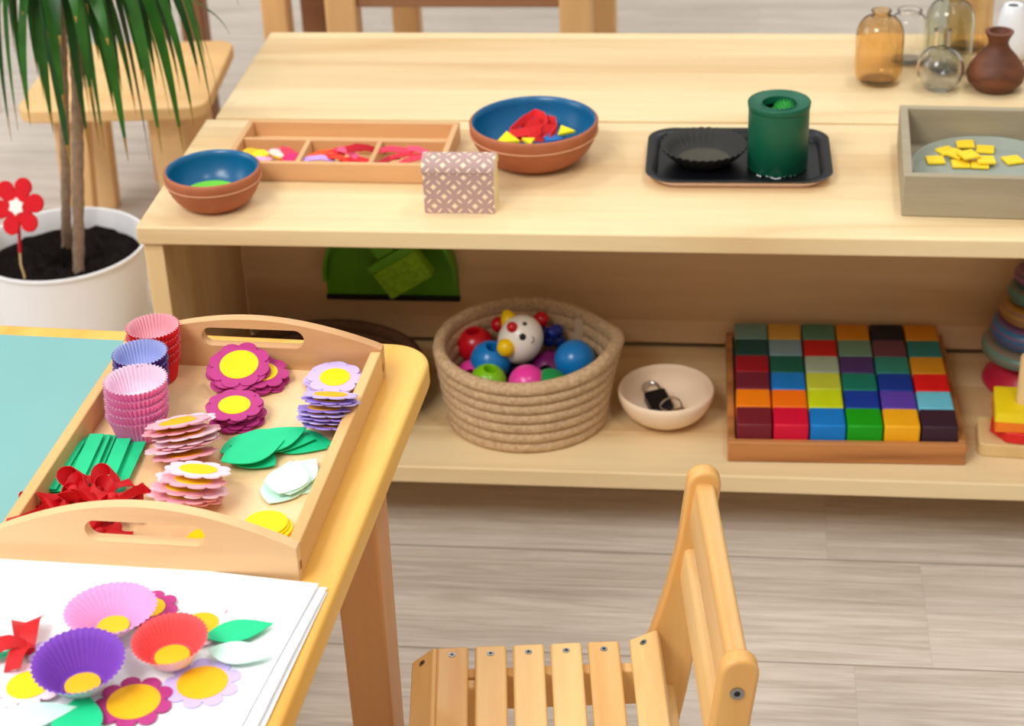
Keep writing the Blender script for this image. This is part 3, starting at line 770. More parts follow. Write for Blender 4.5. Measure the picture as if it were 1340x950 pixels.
# contents of the large bowl
GC = 'craft bits in the large blue bowl'
yel = flat('yellow felt', (250,222,20), .8)
def tri(px, py, rz, s, label, name='felt_triangle'):
    b = MB(); b.prism([(-s, -s*.7), (s, -s*.7), (0, s*.8)], 0, .004); o = b.build(name, yel, bevel=.0008)
    o.location = at(px, py, ZT+.030); o.rotation_euler = (R(12), 0, R(rz)); tag(o, label, 'felt piece', GC)
tri(664, 182, 10, .014, 'yellow felt triangle at the left in the large blue bowl')
tri(738, 172, 30, .011, 'yellow felt piece at the right in the large blue bowl', 'felt_piece')
tri(690, 186, 80, .009, 'small yellow felt piece under the red strips in the bowl', 'felt_piece')
b = MB(); b.prism(rrect(.02, .014, .003), 0, .004); o = b.build('felt_piece', flat('blue felt', (30,110,180), .8)); o.location = at(724, 184, ZT+.024); o.rotation_euler = (0, 0, R(20)); tag(o, 'blue felt piece at the front in the large bowl', 'felt piece', GC)
rf = flat('red felt strip', (226,34,38), .75)
for k, (pts, lb) in enumerate((([(668,172),(684,160),(700,152),(712,156),(716,166),(706,172)], 'red felt strip curled into the tallest loop in the large bowl'), ([(666,176),(690,176),(712,172),(728,168)], 'red felt strip lying straight across the large bowl'),
        ([(682,168),(696,164),(714,160),(726,162),(728,172),(720,180)], 'red felt strip bent around the right side of the heap in the bowl'), ([(672,180),(694,184),(716,180)], 'red felt strip at the front of the heap in the large bowl'))):
    P_ = [at(x, y, ZT+.034-.003*k) for x, y in pts]; P_ = [p+Vector((0, 0, .004*math.sin(PI*i/(len(P_)-1)))) for i, p in enumerate(P_)]; o0 = P_[0]
    b = MB(); b.strip([p-o0 for p in P_], .010, (0, .6, .8), .0016); o = b.build('felt_strip', rf); o.location = o0; tag(o, lb, 'felt strip', GC)
# sorting tray
st = empty('sorting_tray', at(298, 236, ZT), R(-.8))
SW, SD, SH = .253, .126, .0225
st.location.x -= .004; st.location.z += .0002
b = MB(); b.box((.003, .003, .001), (SW-.003, SD-.003, .0045)); b.build('tray_floor', M['sort_floor'], st)
for y0 in (0, SD-.007):
    b = MB(); b.box((0, y0, 0), (SW, y0+.007, SH)); b.build('long_wall', M['sort'], st, .001, 2)
for x0 in (0, SW-.007):
    b = MB(); b.box((x0, .0072, 0), (x0+.007, SD-.0072, SH)); b.build('end_wall', M['sort_y'], st, .001, 2)
b = MB(); b.box((.0072, .069, .0046), (SW-.0072, .075, SH-.001)); b.build('long_divider', M['sort'], st, .001, 2)
for x0 in (.082, .166):
    b = MB(); b.box((x0, .0072, .0046), (x0+.006, .0688, SH-.001)); b.build('short_divider', M['sort_y'], st, .001, 2)
tag(st, 'flat beech sorting tray with three front compartments behind the patterned box', 'tray')
bpy.context.view_layer.update()
stw = lambda x, y, z: st.matrix_world @ Vector((x, y, z))
def bit(kind, x, y, z, rot, c, label, s=.0135):
    mt = flat(label[:24], c, .7)
    b = MB()
    if kind == 'petal': b.prism(leaf_pts(s*2, s*1.1), 0, .0016)
    elif kind == 'strip': b.strip([(-s*1.6, 0, 0), (-s*.6, .002, .004), (s*.5, -.001, .006), (s*1.6, .001, .001)], .008, (0, 1, .3), .0012)
    elif kind == 'bead': b.ball(Vector((0,0,.005)), .0055, 14)
    o = b.build({'petal': 'felt_petal', 'strip': 'ribbon_scrap', 'bead': 'bead'}[kind], mt); o.location = stw(x, y, z+(.0025 if kind != 'bead' else 0)); o.rotation_euler = (R(rot[0]), R(rot[1]), R(rot[2]))
    tag(o, label, {'petal': 'felt piece', 'strip': 'ribbon', 'bead': 'bead'}[kind], 'craft scraps in the sorting tray')
bit('petal', .022, .048, .011, (15, 10, 40), (246,196,30), 'orange yellow felt petal at the far left of the sorting tray')
bit('petal', .034, .040, .012, (20, -10, -20), (252,216,40), 'yellow felt petal beside the orange one in the left compartment')
bit('petal', .038, .028, .010, (10, 0, 10), (236,170,210), 'lilac pink felt petal in the left compartment')
bit('petal', .055, .034, .016, (30, 20, 70), (252,246,230), 'white felt petal standing up in the left compartment')
bit('petal', .057, .028, .014, (20, 30, 60), (250,214,30), 'yellow felt petal in front of the white one in the left compartment', .009)
bit('petal', .070, .030, .011, (20, -20, 30), (226,40,110), 'magenta felt petal next to the left short divider')
bit('petal', .066, .046, .012, (0, 20, -30), (232,60,90), 'crimson felt petal at the back of the left compartment')
bit('petal', .050, .050, .010, (10, 0, 0), (244,150,180), 'pink felt petal at the back of the left compartment')
bit('strip', .102, .026, .010, (0, 0, 10), (196,160,232), 'lilac ribbon scrap at the left of the middle compartment')
bit('strip', .112, .036, .013, (10, 0, 20), (240,88,40), 'orange ribbon scrap in the middle compartment')
bit('strip', .122, .028, .011, (-10, 0, -15), (236,60,36), 'orange red ribbon scrap at the front of the middle compartment')
bit('strip', .132, .042, .015, (20, 0, 30), (228,40,54), 'red ribbon scrap at the back of the middle compartment')
bit('strip', .143, .030, .014, (0, 20, -30), (236,90,130), 'pink ribbon scrap in the middle compartment')
bit('strip', .152, .040, .019, (30, 20, 50), (206,24,46), 'dark red ribbon scrap standing tallest in the middle compartment')
bit('strip', .150, .022, .011, (0, 0, -10), (214,30,40), 'red ribbon scrap by the right short divider')
bit('strip', .190, .046, .014, (10, 0, -10), (236,60,92), 'rose red ribbon scrap at the back of the right compartment')
bit('strip', .200, .030, .013, (-10, 0, 20), (228,36,60), 'red ribbon scrap at the front of the right compartment')
bit('strip', .222, .040, .015, (10, 10, -25), (240,80,110), 'pink ribbon scrap right in the right compartment')
bit('strip', .216, .024, .012, (0, 0, 30), (232,60,80), 'coral ribbon scrap nearest the patterned box')
bit('strip', .184, .022, .010, (0, 0, 60), (180,20,40), 'dark red ribbon scrap at the left of the right compartment')
bit('bead', .203, .017, .0065, (0, 0, 0), (96,140,196), 'blue bead lying in the right compartment of the sorting tray')
# patterned chest
A = at(556, 279, ZT); Bp = at(648, 280, ZT); bw = (Bp-A).length
pc = empty('paper_chest', A, math.atan2(Bp.y-A.y, Bp.x-A.x)); bh, bd = .0475, .036
pf = [(0, 0), (bd, 0), (bd, bh)]
for i in range(1, 13):
    a = PI*i/13; pf.append((bd/2+bd/2*math.cos(a), bh+.014*math.sin(a)))
pf.append((0, bh))
def chest_piece(pts, name, mat, x0, x1, parent):
    bm = bmesh.new(); uvl = bm.loops.layers.uv.new('UVMap'); n = len(pts)
    L = [bm.verts.new((x0, y, z)) for y, z in pts]; Q = [bm.verts.new((x1, y, z)) for y, z in pts]
    dist = [0]
    order = list(range(n))
    for i in range(n):
        p, q = pts[i], pts[(i+1) % n]; dist.append(dist[-1]+math.hypot(q[0]-p[0], q[1]-p[1]))
    k = 1/.0222
    for i in range(n):
        j = (i+1) % n; f = bm.faces.new((L[i], L[j], Q[j], Q[i])); f.material_index = 0
        for lp, uvc in zip(f.loops, ((x0*k, dist[i]*k), (x0*k, dist[i+1]*k), (x1*k, dist[i+1]*k), (x1*k, dist[i]*k))): lp[uvl].uv = uvc
    for F in (L[::-1], Q):
        f = bm.faces.new(F); f.material_index = 1
    bmesh.ops.recalc_face_normals(bm, faces=bm.faces[:])
    me = bpy.data.meshes.new(name); bm.to_mesh(me); bm.free(); me.materials.append(mat); me.materials.append(M['cream_paper'])
    for p in me.polygons: p.use_smooth = True
    me.set_sharp_from_angle(angle=R(35))
    o = bpy.data.objects.new(name, me); col.objects.link(o); o.parent = parent; return o
body = [(0, 0), (bd, 0), (bd, bh), (0, bh)]
lid = [(bd+.0012, bh-.0)]+[(bd/2+(bd/2+.0012)*math.cos(PI*i/14), bh+.0005+.0145*math.sin(PI*i/14)) for i in range(0, 15)]
chest_piece([(bd, 0), (bd, bh), (0, bh), (0, 0)], 'chest_body', M['pattern'], 0, bw, pc)
chest_piece(lid[1:], 'chest_lid', M['pattern'], -.0012, bw+.0012, pc)
tag(pc, 'small paper-covered chest with mauve ring pattern and domed lid on the shelf top', 'box')
# black tray
bt = empty('tray', at(966, 214, ZT)+Vector((0,0,0)), R(1))
w0, d0 = .206, .153
b = MB()
lev = [(w0*.86, d0*.84, .024, 0), (w0*.98, d0*.97, .03, .009), (w0, d0, .031, .0115), (w0*.985, d0*.98, .03, .0122), (w0*.90, d0*.87, .026, .0105), (w0*.87, d0*.83, .024, .0035)]
rings = [[b.bm.verts.new((x, y, z)) for x, y in rrect(w, d, r, 7)] for w, d, r, z in lev]
for k, (Aa, Bb) in enumerate(zip(rings, rings[1:])):
    n = len(Aa)
    for i in range(n):
        j = (i+1) % n; f = b.bm.faces.new((Aa[i], Aa[j], Bb[j], Bb[i])); f.material_index = 1 if k < 1 else 0
b.bm.faces.new(rings[0][::-1]).material_index = 1; b.bm.faces.new(rings[-1]).material_index = 0
b.build('tray_body', [M['black_plastic'], M['pinkwhite']], bt, sharp=60)
sq = MB()
for pts in (((1000,229),(1004,231),(1009,230),(1010,227)), ((1008,232),(1014,234),(1022,233)), ((1026,232),(1029,229),(1033,230)), ((1034,231),(1037,228),(1041,229)), ((1050,238),(1051,239)), ((990,229),(996,231))):
    P_ = [at(x, y, ZT+.0046)-bt.location for x, y in pts]
    P_ = [Matrix.Rotation(R(-1), 3, 'Z') @ p for p in P_]; sq.strip(P_, .0019, (0,1,0), .0003)
sq.build('printed_mark', M['ceramic'], bt)
tag(bt, 'black rounded rectangular tray with a pale underside on the shelf top', 'tray')
# black fluted dish on it
fd = MB(); n = 34*4
def fl(a, j): return 1+(.035 if j in (3, 4, 5, 6) else .008)*math.cos(34*a)
fd.lathe([(0, 0), (.026, 0), (.030, .002), (.040, .011), (.0485, .021), (.0475, .0213), (.039, .0125), (.029, .0035), (0, .002)], n, M4=None, rfun=fl, mi=[0]*7+[1])
o = fd.build('fluted_dish', [M['black_matte'], flat('olive charcoal paper', (70,66,54), .7)], sharp=75); o.location = at(921, 211, ZT+.004)+Vector((0,0,.0002)); tag(o, 'black fluted paper dish on the left of the black tray', 'dish')
# green canister
gc = empty('canister', at(1017, 217, ZT+.0038)+Vector((0,0,.0002)))
h, r = .0775, .0335
b = MB(); b.lathe([(0, 0), (r-.002, 0), (r-.0005, .001), (r-.0005, .003), (r, .0035), (r, h-.006), (r-.003, h-.007), (r-.003, .003), (0, .003)], 64); b.build('canister_body', M['green_can'], gc, sharp=50)
b = MB(); b.lathe([(r-.0028, h-.010), (r+.0006, h-.0068), (r+.0012, h-.001), (r+.0004, h), (r-.001, h-.0012), (r*.60, h-.0035), (r*.58, h-.002), (r*.56, h-.002), (r*.55, h-.010), (r*.6, h-.011)], 64, close=True); b.build('canister_lid', M['green_can'], gc, sharp=50)
tag(gc, 'dark green plastic canister with a holed lid standing on the black tray', 'canister')
sb = MB(); sb.ball(Vector((0,0,0)), .0115, 20)
for i in range(150):
    z = 1-2*(i+.5)/150; a = i*2.39996; rr = math.sqrt(1-z*z); d = Vector((rr*math.cos(a), rr*math.sin(a), z))
    sb.tube([d*.011, d*.0142], [.0009, .0004], 5)
o = sb.build('spiky_ball', M['green_spike']); o.location = gc.location + Vector((.006, .002, h-.0135)); tag(o, 'bright green spiky ball sitting in the opening of the canister', 'ball')
# grey box, plate, tiles
gb = empty('wooden_box', at(1178, 283, ZT)+Vector((.001,0,.0001)), R(-2.2)); GW, GD, GH, gt = .235, .196, .047, .0095
b = MB(); b.box((.002, .002, 0), (GW-.002, GD-.002, .004)); b.build('box_floor', M['greybox'], gb)
for y0 in (0, GD-gt):
    b = MB(); b.box((0, y0, .0002), (GW, y0+gt, GH)); b.build('long_wall', M['greybox'], gb, .0012, 2)
for x0 in (0, GW-gt):
    b = MB(); b.box((x0, gt+.0002, .0002), (x0+gt, GD-gt-.0002, GH)); b.build('end_wall', M['greybox'], gb, .0012, 2)
tag(gb, 'grey stained wooden box without lid at the right end of the shelf top', 'box')
b = MB(); PR = .083
b.lathe([(0, 0), (PR*.86, 0), (PR*.95, .003), (PR, .0115), (PR-.0015, .0125), (PR-.003, .0115), (PR*.93, .0042), (PR*.84, .0025), (0, .0025)], 72)
pp = gb.location + Vector((.0985, .098, .0042)); o = b.build('plate', M['grey_plate'], sharp=70); o.location = pp; tag(o, 'round grey plate lying inside the grey wooden box', 'plate')
TL = (((1224, 211), .0002, 5, 'yellow tile lying alone at the left of the grey plate'), ((1238, 199), .0002, 30, 'yellow tile at the back left of the heap on the grey plate'), ((1252, 203), .004, 52, 'yellow tile leaning in the middle left of the heap'),
      ((1263, 190), .0035, 0, 'rearmost yellow tile on the grey plate'), ((1267, 204), .0075, 25, 'topmost yellow tile in the middle of the heap'), ((1289, 197), .0002, -8, 'yellow tile at the back right of the heap'),
      ((1290, 211), .0036, 3, 'yellow tile at the front right of the heap'), ((1282, 217), .0002, -4, 'yellow tile under the front right one'), ((1257, 216), .0002, 0, 'frontmost yellow tile half hidden by the box wall'), ((1325, 211), .0002, 18, 'yellow tile lying alone at the right of the grey plate'))
b = MB(); b.box((-.0098, -.0098, 0), (.0098, .0098, .0028)); tp = b.build('square_tile', M['tile'], bevel=.0007)
for i, (p, z, rz, lb) in enumerate(TL):
    o = tp if i == 0 else copy_tree(tp)
    o.location = at(p[0], p[1], pp.z+.003+z)+Vector((0, 0, 0)); o.rotation_euler = (R(2*(i % 3)) if z > .001 else 0, 0, R(rz)); tag(o, lb, 'tile', 'yellow tiles on the grey plate')
# vases
def vase(name, px, py, prof, mat, label, n=48, hollow=.0016, solid=False, cat='vase'):
    b = MB()
    if solid: b.lathe([(0, 0)]+prof, n)
    else:
        inn = [(max(.002, r-hollow), max(z, hollow*1.6)) for r, z in prof[::-1] if True]
        b.lathe([(0, 0)]+prof+inn+[(0, hollow*1.6)], n)
    o = b.build(name, mat, sharp=70); p = at(px, py, ZT); o.location = p+Vector((0,0,.0002)); tag(o, label, cat); return o
def caps(r, h, neck, hn, lip):
    """rounded jar profile"""
    out = [(r*.62, 0), (r*.80, .003)]
    for i in range(1, 7): a = i/6*PI/2; out.append((r*.80+r*.2*math.sin(a), .003+.017*(1-math.cos(a))))
    top = h-hn
    for i in range(0, 8): a = i/7*PI/2; out.append((neck+(r-neck)*math.cos(a)**.9, top-.028+.028*math.sin(a)))
    out += [(neck, top+.001), (neck*.97, h-.003), (lip, h-.001), (lip-.0006, h)]
    return out
vase('glass_vase', 1148, 107, caps(.0295, .092, .0115, .008, .0125), M['amber'], 'amber glass jar vase standing leftmost of the vases')
def globe(r, h, neck, lip, foot=.5):
    out = [(r*foot, 0)]
    for i in range(1, 17):
        a = -PI/2*.72+i/16*(PI/2*.72+PI/2*.80); out.append((r*math.cos(a), r*.88+r*math.sin(a)))
    z1 = out[-1][1]; out += [(neck, z1+.004), (neck*.95, h-.004), (lip, h-.0008), (lip-.0006, h)]
    return out
vase('glass_vase', 1186, 80, caps(.0245, .068, .014, .006, .0155), M['clear'], 'clear glass vase half hidden behind the left amber jar')
vase('glass_vase', 1238, 92, caps(.0300, .099, .0125, .009, .0135), M['smoke'], 'tall grey-green glass vase behind the round clear flask')
vase('glass_vase', 1266, 62, caps(.0290, .110, .0125, .009, .0135), M['amber'], 'tall amber glass vase at the back behind the grey-green one')
vase('glass_vase', 1228, 116, globe(.0290, .0755, .0095, .0105), M['clear'], 'round clear glass flask with narrow neck before the grey-green vase', hollow=.0028)
vase('ceramic_vase', 1320, 74, [(.021, 0), (.0245, .002), (.0248, .012), (.0215, .035), (.0165, .056), (.0125, .0665), (.0115, .068), (.0095, .0672)], M['ceramic'], 'white tapered ceramic vase behind the brown clay vase', hollow=.003)
vase('clay_vase', 1301, 116, [(.020, 0), (.0245, .002), (.0335, .012), (.0352, .021), (.0325, .029), (.0235, .042), (.0145, .052), (.0118, .058), (.0128, .064), (.0168, .0718), (.0172, .0730), (.0158, .0735)], M['clay'], 'dark brown bulbous clay vase with flared lip by the grey box', hollow=.004)
# ------------------------------------------------------------------ things on the lower shelf
# dustpan and brush hanging on the back panel
dz0 = aty(515, 388, .294).z; dxl = aty(429, 385, .294).x; dxr = aty(601, 385, .294).x; dw = dxr-dxl
dp = empty('dustpan', (dxl, .2966, dz0))
pts = [(0, 0), (dw, 0), (dw, .03)]
for i in range(1, 24):
    a = PI*i/24; pts.append((dw/2+dw/2*math.cos(a)*1.0, .03+.085*math.sin(a)**.8))
pts.append((0, .03))
XZ = Matrix.Rotation(R(90), 4, 'X')
b = MB(); b.prism(pts, 0, .003, XZ); b.build('pan', M['dp_green'], dp, .0008)
inner = [(dw/2+(x-dw/2)*.95, .003+(y-.003)*.95) for x, y in pts]
b = MB()
n = len(pts)
for i in range(2, n-1):
    j = i+1
    p0, p1 = pts[i], pts[j]; q0, q1 = inner[i], inner[j]
    b.add([(p0[0], -.003, p0[1]), (p1[0], -.003, p1[1]), (p1[0], -.022, p1[1]), (p0[0], -.022, p0[1]), (q0[0], -.003, q0[1]), (q1[0], -.003, q1[1]), (q1[0], -.022, q1[1]), (q0[0], -.022, q0[1])],
          [(0,1,2,3), (7,6,5,4), (3,2,6,7), (0,4,5,1)])
bmesh.ops.remove_doubles(b.bm, verts=b.bm.verts[:], dist=.0001)
b.build('pan_rim', M['dp_green'], dp)
b = MB(); b.box((-.001, -.007, -.004), (dw+.001, 0, .003)); b.build('rubber_lip', M['rubber'], dp, .001)
b = MB(); b.box((dw/2-.016, -.008, .111), (dw/2+.016, -.001, .185)); b.build('pan_handle', M['dp_green'], dp, .003, 3)
tag(dp, 'lime green dustpan with black rubber lip hanging on the shelf\'s back panel', 'dustpan')
hb = empty('hand_brush', (dxl+dw*.60, .278, dz0+.026)); hb.rotation_euler = (0, R(-32), 0)
b = MB(); b.box((-.012, -.030, .0), (.052, -.012, .040)); b.build('bristles', M['dp_bristle'], hb, .001)
b = MB(); b.box((-.013, -.031, .0402), (.053, -.0115, .052)); b.box((.004, -.028, .0522), (.030, -.014, .12)); b.build('brush_back', M['dp_green'], hb, .002)
tag(hb, 'lime green hand brush clipped slantwise in the dustpan under the shelf top', 'brush')
# jute basket
def coil_profile(r0, r1, h, n, w=.009):
    out, inn = [], []
    for i in range(n):
        z0 = h*i/n; hh = h/n; r = r0+(r1-r0)*(i/(n-1))
        for k in range(5):
            a = -PI/2+PI*k/4; out.append((r+w*.46*math.cos(a), z0+hh/2+hh/2*math.sin(a)*.98)); inn.append((r-w-w*.22*math.cos(a), z0+hh/2+hh/2*math.sin(a)*.98))
    return out, inn
def basket(name, p, r0, r1, h, n, mat, label, sx=1, sy=1, warp=None):
    o = empty(name, p)
    out, inn = coil_profile(r0, r1, h, n)
    inn = [(r, max(z, .006)) for r, z in inn]
    b = MB(); b.lathe([(0, 0)]+out+[(r1-.0045, h+.002)]+inn[::-1]+[(0, .006)], 96, sx, sy)
    if warp:
        for v in b.bm.verts: v.co = warp(v.co)
    b.build('coiled_wall', mat, o, sharp=80); return tag(o, label, 'basket')
bc = Vector((.4005, .124, ZS+.0002))
HB = .1005
def warp(c):
    a = math.atan2(c.y, c.x); t = max(0, c.z/HB)
    k = math.exp(-((a-R(12))/.28)**2)*t**2
    c = Vector((c.x*(1+.10*k), c.y*(1+.10*k), c.z*(1+.09*max(0, math.sin(a-R(20)))*t-.05*math.exp(-((a+R(95))/.9)**2)*t + .03*k)))
    return c
jb = basket('jute_basket', bc, .0925, .1040, HB, 7, M['jute'], 'round coiled jute basket filled with coloured wooden toy balls', 1, .92, warp)
t_ = aty(760, 428, .196)
b = MB(); b.strip([(0, 0, .022), (0, -.0012, .008), (.0, -.0016, 0), (0, -.0012, -.012)], .011, (1, .25, 0), .0008)
tg = b.build('fabric_tag', M['tag'], jb); tg.location = (t_.x-bc.x-.001, t_.y-bc.y-.0085, t_.z-bc.z-.006); tg.rotation_euler = (0, 0, R(-32))
# toy balls: hollow wooden balls with a hole
def holed(px, py, z, r, mat, label, tilt=(0,0), hole=.36):
    b = MB(); a0 = math.asin(hole); prof = []
    prof.append((0, -r))
    for i in range(1, 19):
        a = -PI/2+(PI-a0)*i/18; prof.append((r*math.cos(a), r*math.sin(a)))
    rr = r*hole; zt = r*math.cos(a0)
    prof += [(rr*.93, zt-.0008), (rr*.9, zt-.004), (rr*.85, -.2*r), (0, -.25*r)]
    b.lathe(prof, 32)
    o = b.build('toy_ball', mat, sharp=70); o.location = at(px, py, z); o.rotation_euler = (R(tilt[0]), R(tilt[1]), 0); tag(o, label, 'toy ball', 'toy balls in the jute basket'); return o
holed(622, 451, .170, .0225, M['lac_red'], 'red wooden ball with a hole at the left in the jute basket', (10, -5))
holed(642, 472, .168, .0245, M['lac_blue'], 'blue wooden ball with a hole in front of the red one', (12, 12))
holed(639, 500, .163, .022, M['lac_lime'], 'lime green ball with a hole at the basket\'s front rim', (8, 10))
holed(690, 502, .165, .0225, M['lac_pink'], 'pink wooden ball in the middle of the basket below the clown', (-110, 0))
holed(720, 506, .160, .022, M['lac_green'], 'green wooden ball at the basket\'s front right rim', (60, 20))
holed(752, 471, .166, .0245, M['lac_blue'], 'blue wooden ball at the right in the jute basket', (-120, 30))
holed(717, 482, .151, .0225, M['lac_plum'], 'plum coloured ball between the clown and the right blue ball', (70, 0))
holed(618, 490, .152, .018, M['lac_pink'], 'pink wooden ball low at the left rim of the basket', (60, 0))
holed(676, 482, .135, .022, M['lac_navy'], 'dark blue ball deep in the basket under the clown', (60, 0))
holed(660, 456, .128, .022, M['lac_red'], 'red ball behind the clown deep in the basket', (60, 0))
# clown rattle
cw = empty('clown_rattle', at(681, 444, .192)); cwl = cw.location
R2 = .0275
b = MB(); b.ball(Vector(), R2, 32, (.96, .96, 1.12), Matrix.Rotation(R(25), 4, 'Y')); b.build('head', M['clown_white'], cw)
vdir = (CAM-cwl).normalized(); rx_ = vdir.cross(Vector((0,0,1))).normalized()*-1; ux_ = rx_.cross(vdir)*-1
rx_ = Vector((0,0,1)).cross(vdir).normalized(); ux_ = vdir.cross(rx_).normalized()
def face(px, py, rr, mat, name, flatten=.6, out=.0):
    c_ = at(681, 446, .192); s = 2466.25/((c_-CAM).dot(FW)); dx, dy = (px-681)/s, -(py-446)/s
    q = rx_*dx+ux_*dy; k = math.sqrt(max(.05, 1-(q.length/(R2*1.06))**2)); p = q+vdir*(R2*k+out)
    b = MB(); b.ball(p, rr, 14); return b.build(name, mat, cw)
face(662, 456, .0112, M['lac_yellow'], 'yellow_beak', out=-.002)
face(671, 430, .0066, M['lac_red'], 'red_nose', out=.0005)
face(684, 443, .0044, M['lac_black'], 'eye', out=-.0016); face(687, 428, .0042, M['lac_black'], 'eye', out=-.0018)
b = MB(); hc = at(671, 425, .205)-cwl
b.lathe([(0, .0), (.0115, 0), (.012, .003), (.0085, .012), (.004, .018), (0, .0195)], 24, M4=Matrix.Translation(hc+Vector((-.002,.004,-.002))) @ Matrix.Rotation(R(-25), 4, 'Y') @ Matrix.Rotation(R(-15), 4, 'X')); b.build('pointed_hat', M['lac_yellow'], cw)
for q in ((651, 431), (707, 424)):
    b = MB(); b.ball(at(q[0], q[1], .192)-cwl+Vector((0,.012,0)), .0095, 16); b.build('red_tuft', M['lac_red'], cw)
def arc(c_, u_, v_, r_, a0, a1, n=8): return [c_+u_*(r_*math.cos(R(a0+(a1-a0)*i/n)))+v_*(r_*math.sin(R(a0+(a1-a0)*i/n))) for i in range(n+1)]
c_ = at(681, 446, .192); s_ = 2466.25/((c_-CAM).dot(FW)); q = rx_*(13/s_)+ux_*(-1/s_); k = math.sqrt(1-(q.length/(R2*1.06))**2)
b = MB(); b.tube(arc(q+vdir*(R2*k+.001), rx_, ux_, .004, -80, 60), .0005, 6); b.build('smile', M['lac_black'], cw)
tag(cw, 'white clown head toy with yellow hat lying on top of the toy balls', 'toy')
bd_ = empty('bead_cluster', at(719, 444, .172))
for dx, dy, dz, rr in ((.0, .0, .0, .0095), (.008, .006, .008, .0085), (-.006, .004, .006, .008), (.004, -.006, .012, .0075), (.010, .008, -.006, .0085)):
    b = MB(); b.ball(Vector((dx, dy, dz)), rr, 16); b.build('blue_bead', M['lac_navy'], bd_)
tag(bd_, 'cluster of dark blue beads right of the clown in the jute basket', 'toy')
# cream bowl and padlock
cb = at(871, 549, ZS); r = .0575
o = bowl('wooden_bowl', cb+Vector((0,.004,.0002)), .0565, .042, 'cream coloured wooden bowl between the jute basket and the cube tray', False, 'cream_bowl', 'cream_bowl', .46, .004)
pk_ = empty('padlock', cb+Vector((-.008, .006, .0135)), R(24)); pk_.rotation_euler = (R(10), R(-4), R(22)); pk_.scale = (1.4, 1.4, 1.4)
b = MB(); b.prism(rrect(.019, .026, .003), 0, .009); b.build('lock_body', M['black_plastic'], pk_, .001)
b = MB(); b.tube([Vector((-.0068, .012, .0045))]+[Vector((.0068*math.cos(R(180-a)), .02+.0075*math.sin(R(a)), .0045)) for a in range(0, 181, 20)]+[Vector((.0068, .012, .0045))], .0017, 10); b.build('shackle', M['chrome'], pk_)
b = MB(); b.tube([Vector((.006+.009*math.cos(R(a)), -.013+.009*math.sin(R(a)), .0108+.0012*math.sin(R(a*2)))) for a in range(0, 361, 15)], .0008, 8, cap=False); b.build('key_ring', M['chrome'], pk_)
b = MB(); b.prism(rrect(.012, .007, .002, cx=.010, cy=-.020), .008, .0098); b.build('key', M['chrome'], pk_)
tag(pk_, 'black padlock with chrome shackle and ring lying in the cream bowl', 'padlock')
# dark basket behind the craft tray
db = Vector((.152, .130, ZS+.0002))
basket('wicker_basket', db, .112, .121, .061, 5, M['dark_wicker'], 'shallow dark wicker basket on the lower shelf, mostly hidden behind the craft tray', 1, .92)
b = MB(); vs = []
b.ball(Vector((0,0,0)), .040, 24, (1.05, .95, .5))
for v in b.bm.verts: v.co.z += .006*math.sin(v.co.x*110)*math.cos(v.co.y*90)
o = b.build('red_cloth', M['red_felt']); o.location = db+Vector((-.044, .036, .038)); tag(o, 'red cloth bundle in the dark wicker basket', 'cloth')
# cube tray
kt = empty('cube_tray', at(952, 604.5, ZS)+Vector((0,0,.0002)), R(1.4)); KW, KD, KH, kt_ = .2655, .2575, .0265, .0085
b = MB(); b.box((.002, .002, 0), (KW-.002, KD-.002, .005)); b.build('tray_floor', M['oak'], kt)
for y0 in (0, KD-kt_):
    b = MB(); b.box((0, y0, .0002), (KW, y0+kt_, KH)); b.build('long_wall', M['oak'], kt, .0015, 2)
for x0 in (0, KW-kt_):
    b = MB(); b.box((x0, kt_+.0002, .0002), (x0+kt_, KD-kt_-.0002, KH)); b.build('end_wall', M['oak'], kt, .0015, 2)
tag(kt, 'brown wooden tray holding six rows of painted cubes on the lower shelf', 'tray')
bpy.context.view_layer.update()
CC = dict(maroon=(118,26,40), crimson=(214,0,52), blue=(0,122,206), green=(10,160,10), amber=(252,176,18), aubergine=(54,28,46), orange=(255,130,0), deeporange=(252,116,0), lime=(200,220,10), navy=(0,54,156), violet=(88,60,170), sky=(104,196,220),
          wine=(116,28,50), yellowgreen=(202,214,60), teal=(0,124,104), red=(230,16,22), darkred=(160,8,34), bottle=(0,92,72), sage=(160,178,152), purple=(70,46,104), seagreen=(38,128,112), gold=(206,140,20),
          pine=(6,70,66), greyblue=(120,152,158), scarlet=(190,18,18), greygreen=(104,140,118), mauve=(100,56,66), jade=(34,116,108), dustyteal=(110,148,138), ochre=(206,158,66), fern=(78,128,104), mustard=(206,130,16), black=(10,16,26), ink=(8,14,26))
NAME = dict(deeporange='deep orange', yellowgreen='yellow green', darkred='dark red', bottle='bottle green', seagreen='sea green', pine='pine green', greyblue='grey blue', greygreen='grey green', dustyteal='dusty teal', fern='fern green')
rows = [['maroon','crimson','blue','green','amber','aubergine'], ['orange','deeporange','lime','navy','violet','sky'], ['wine','blue','yellowgreen','teal','navy','red'],
        ['darkred','bottle','sage','purple','seagreen','gold'], ['pine','greyblue','scarlet','greygreen','mauve','jade'], ['dustyteal','ochre','fern','mustard','black','mustard']]
cm = {}
def cubemat(k):
    if k not in cm: cm[k] = flat(k+' painted cube', CC[k], .55, .07, .35, 50)
    return cm[k]
RN = ['front row', 'second row from front', 'third row from front', 'fourth row from front', 'fifth row from front', 'back row']
CN = ['leftmost', 'second from the left', 'third from the left', 'third from the right', 'second from the right', 'rightmost']
S_ = .0396; pit = (KW-2*kt_-.001)/6
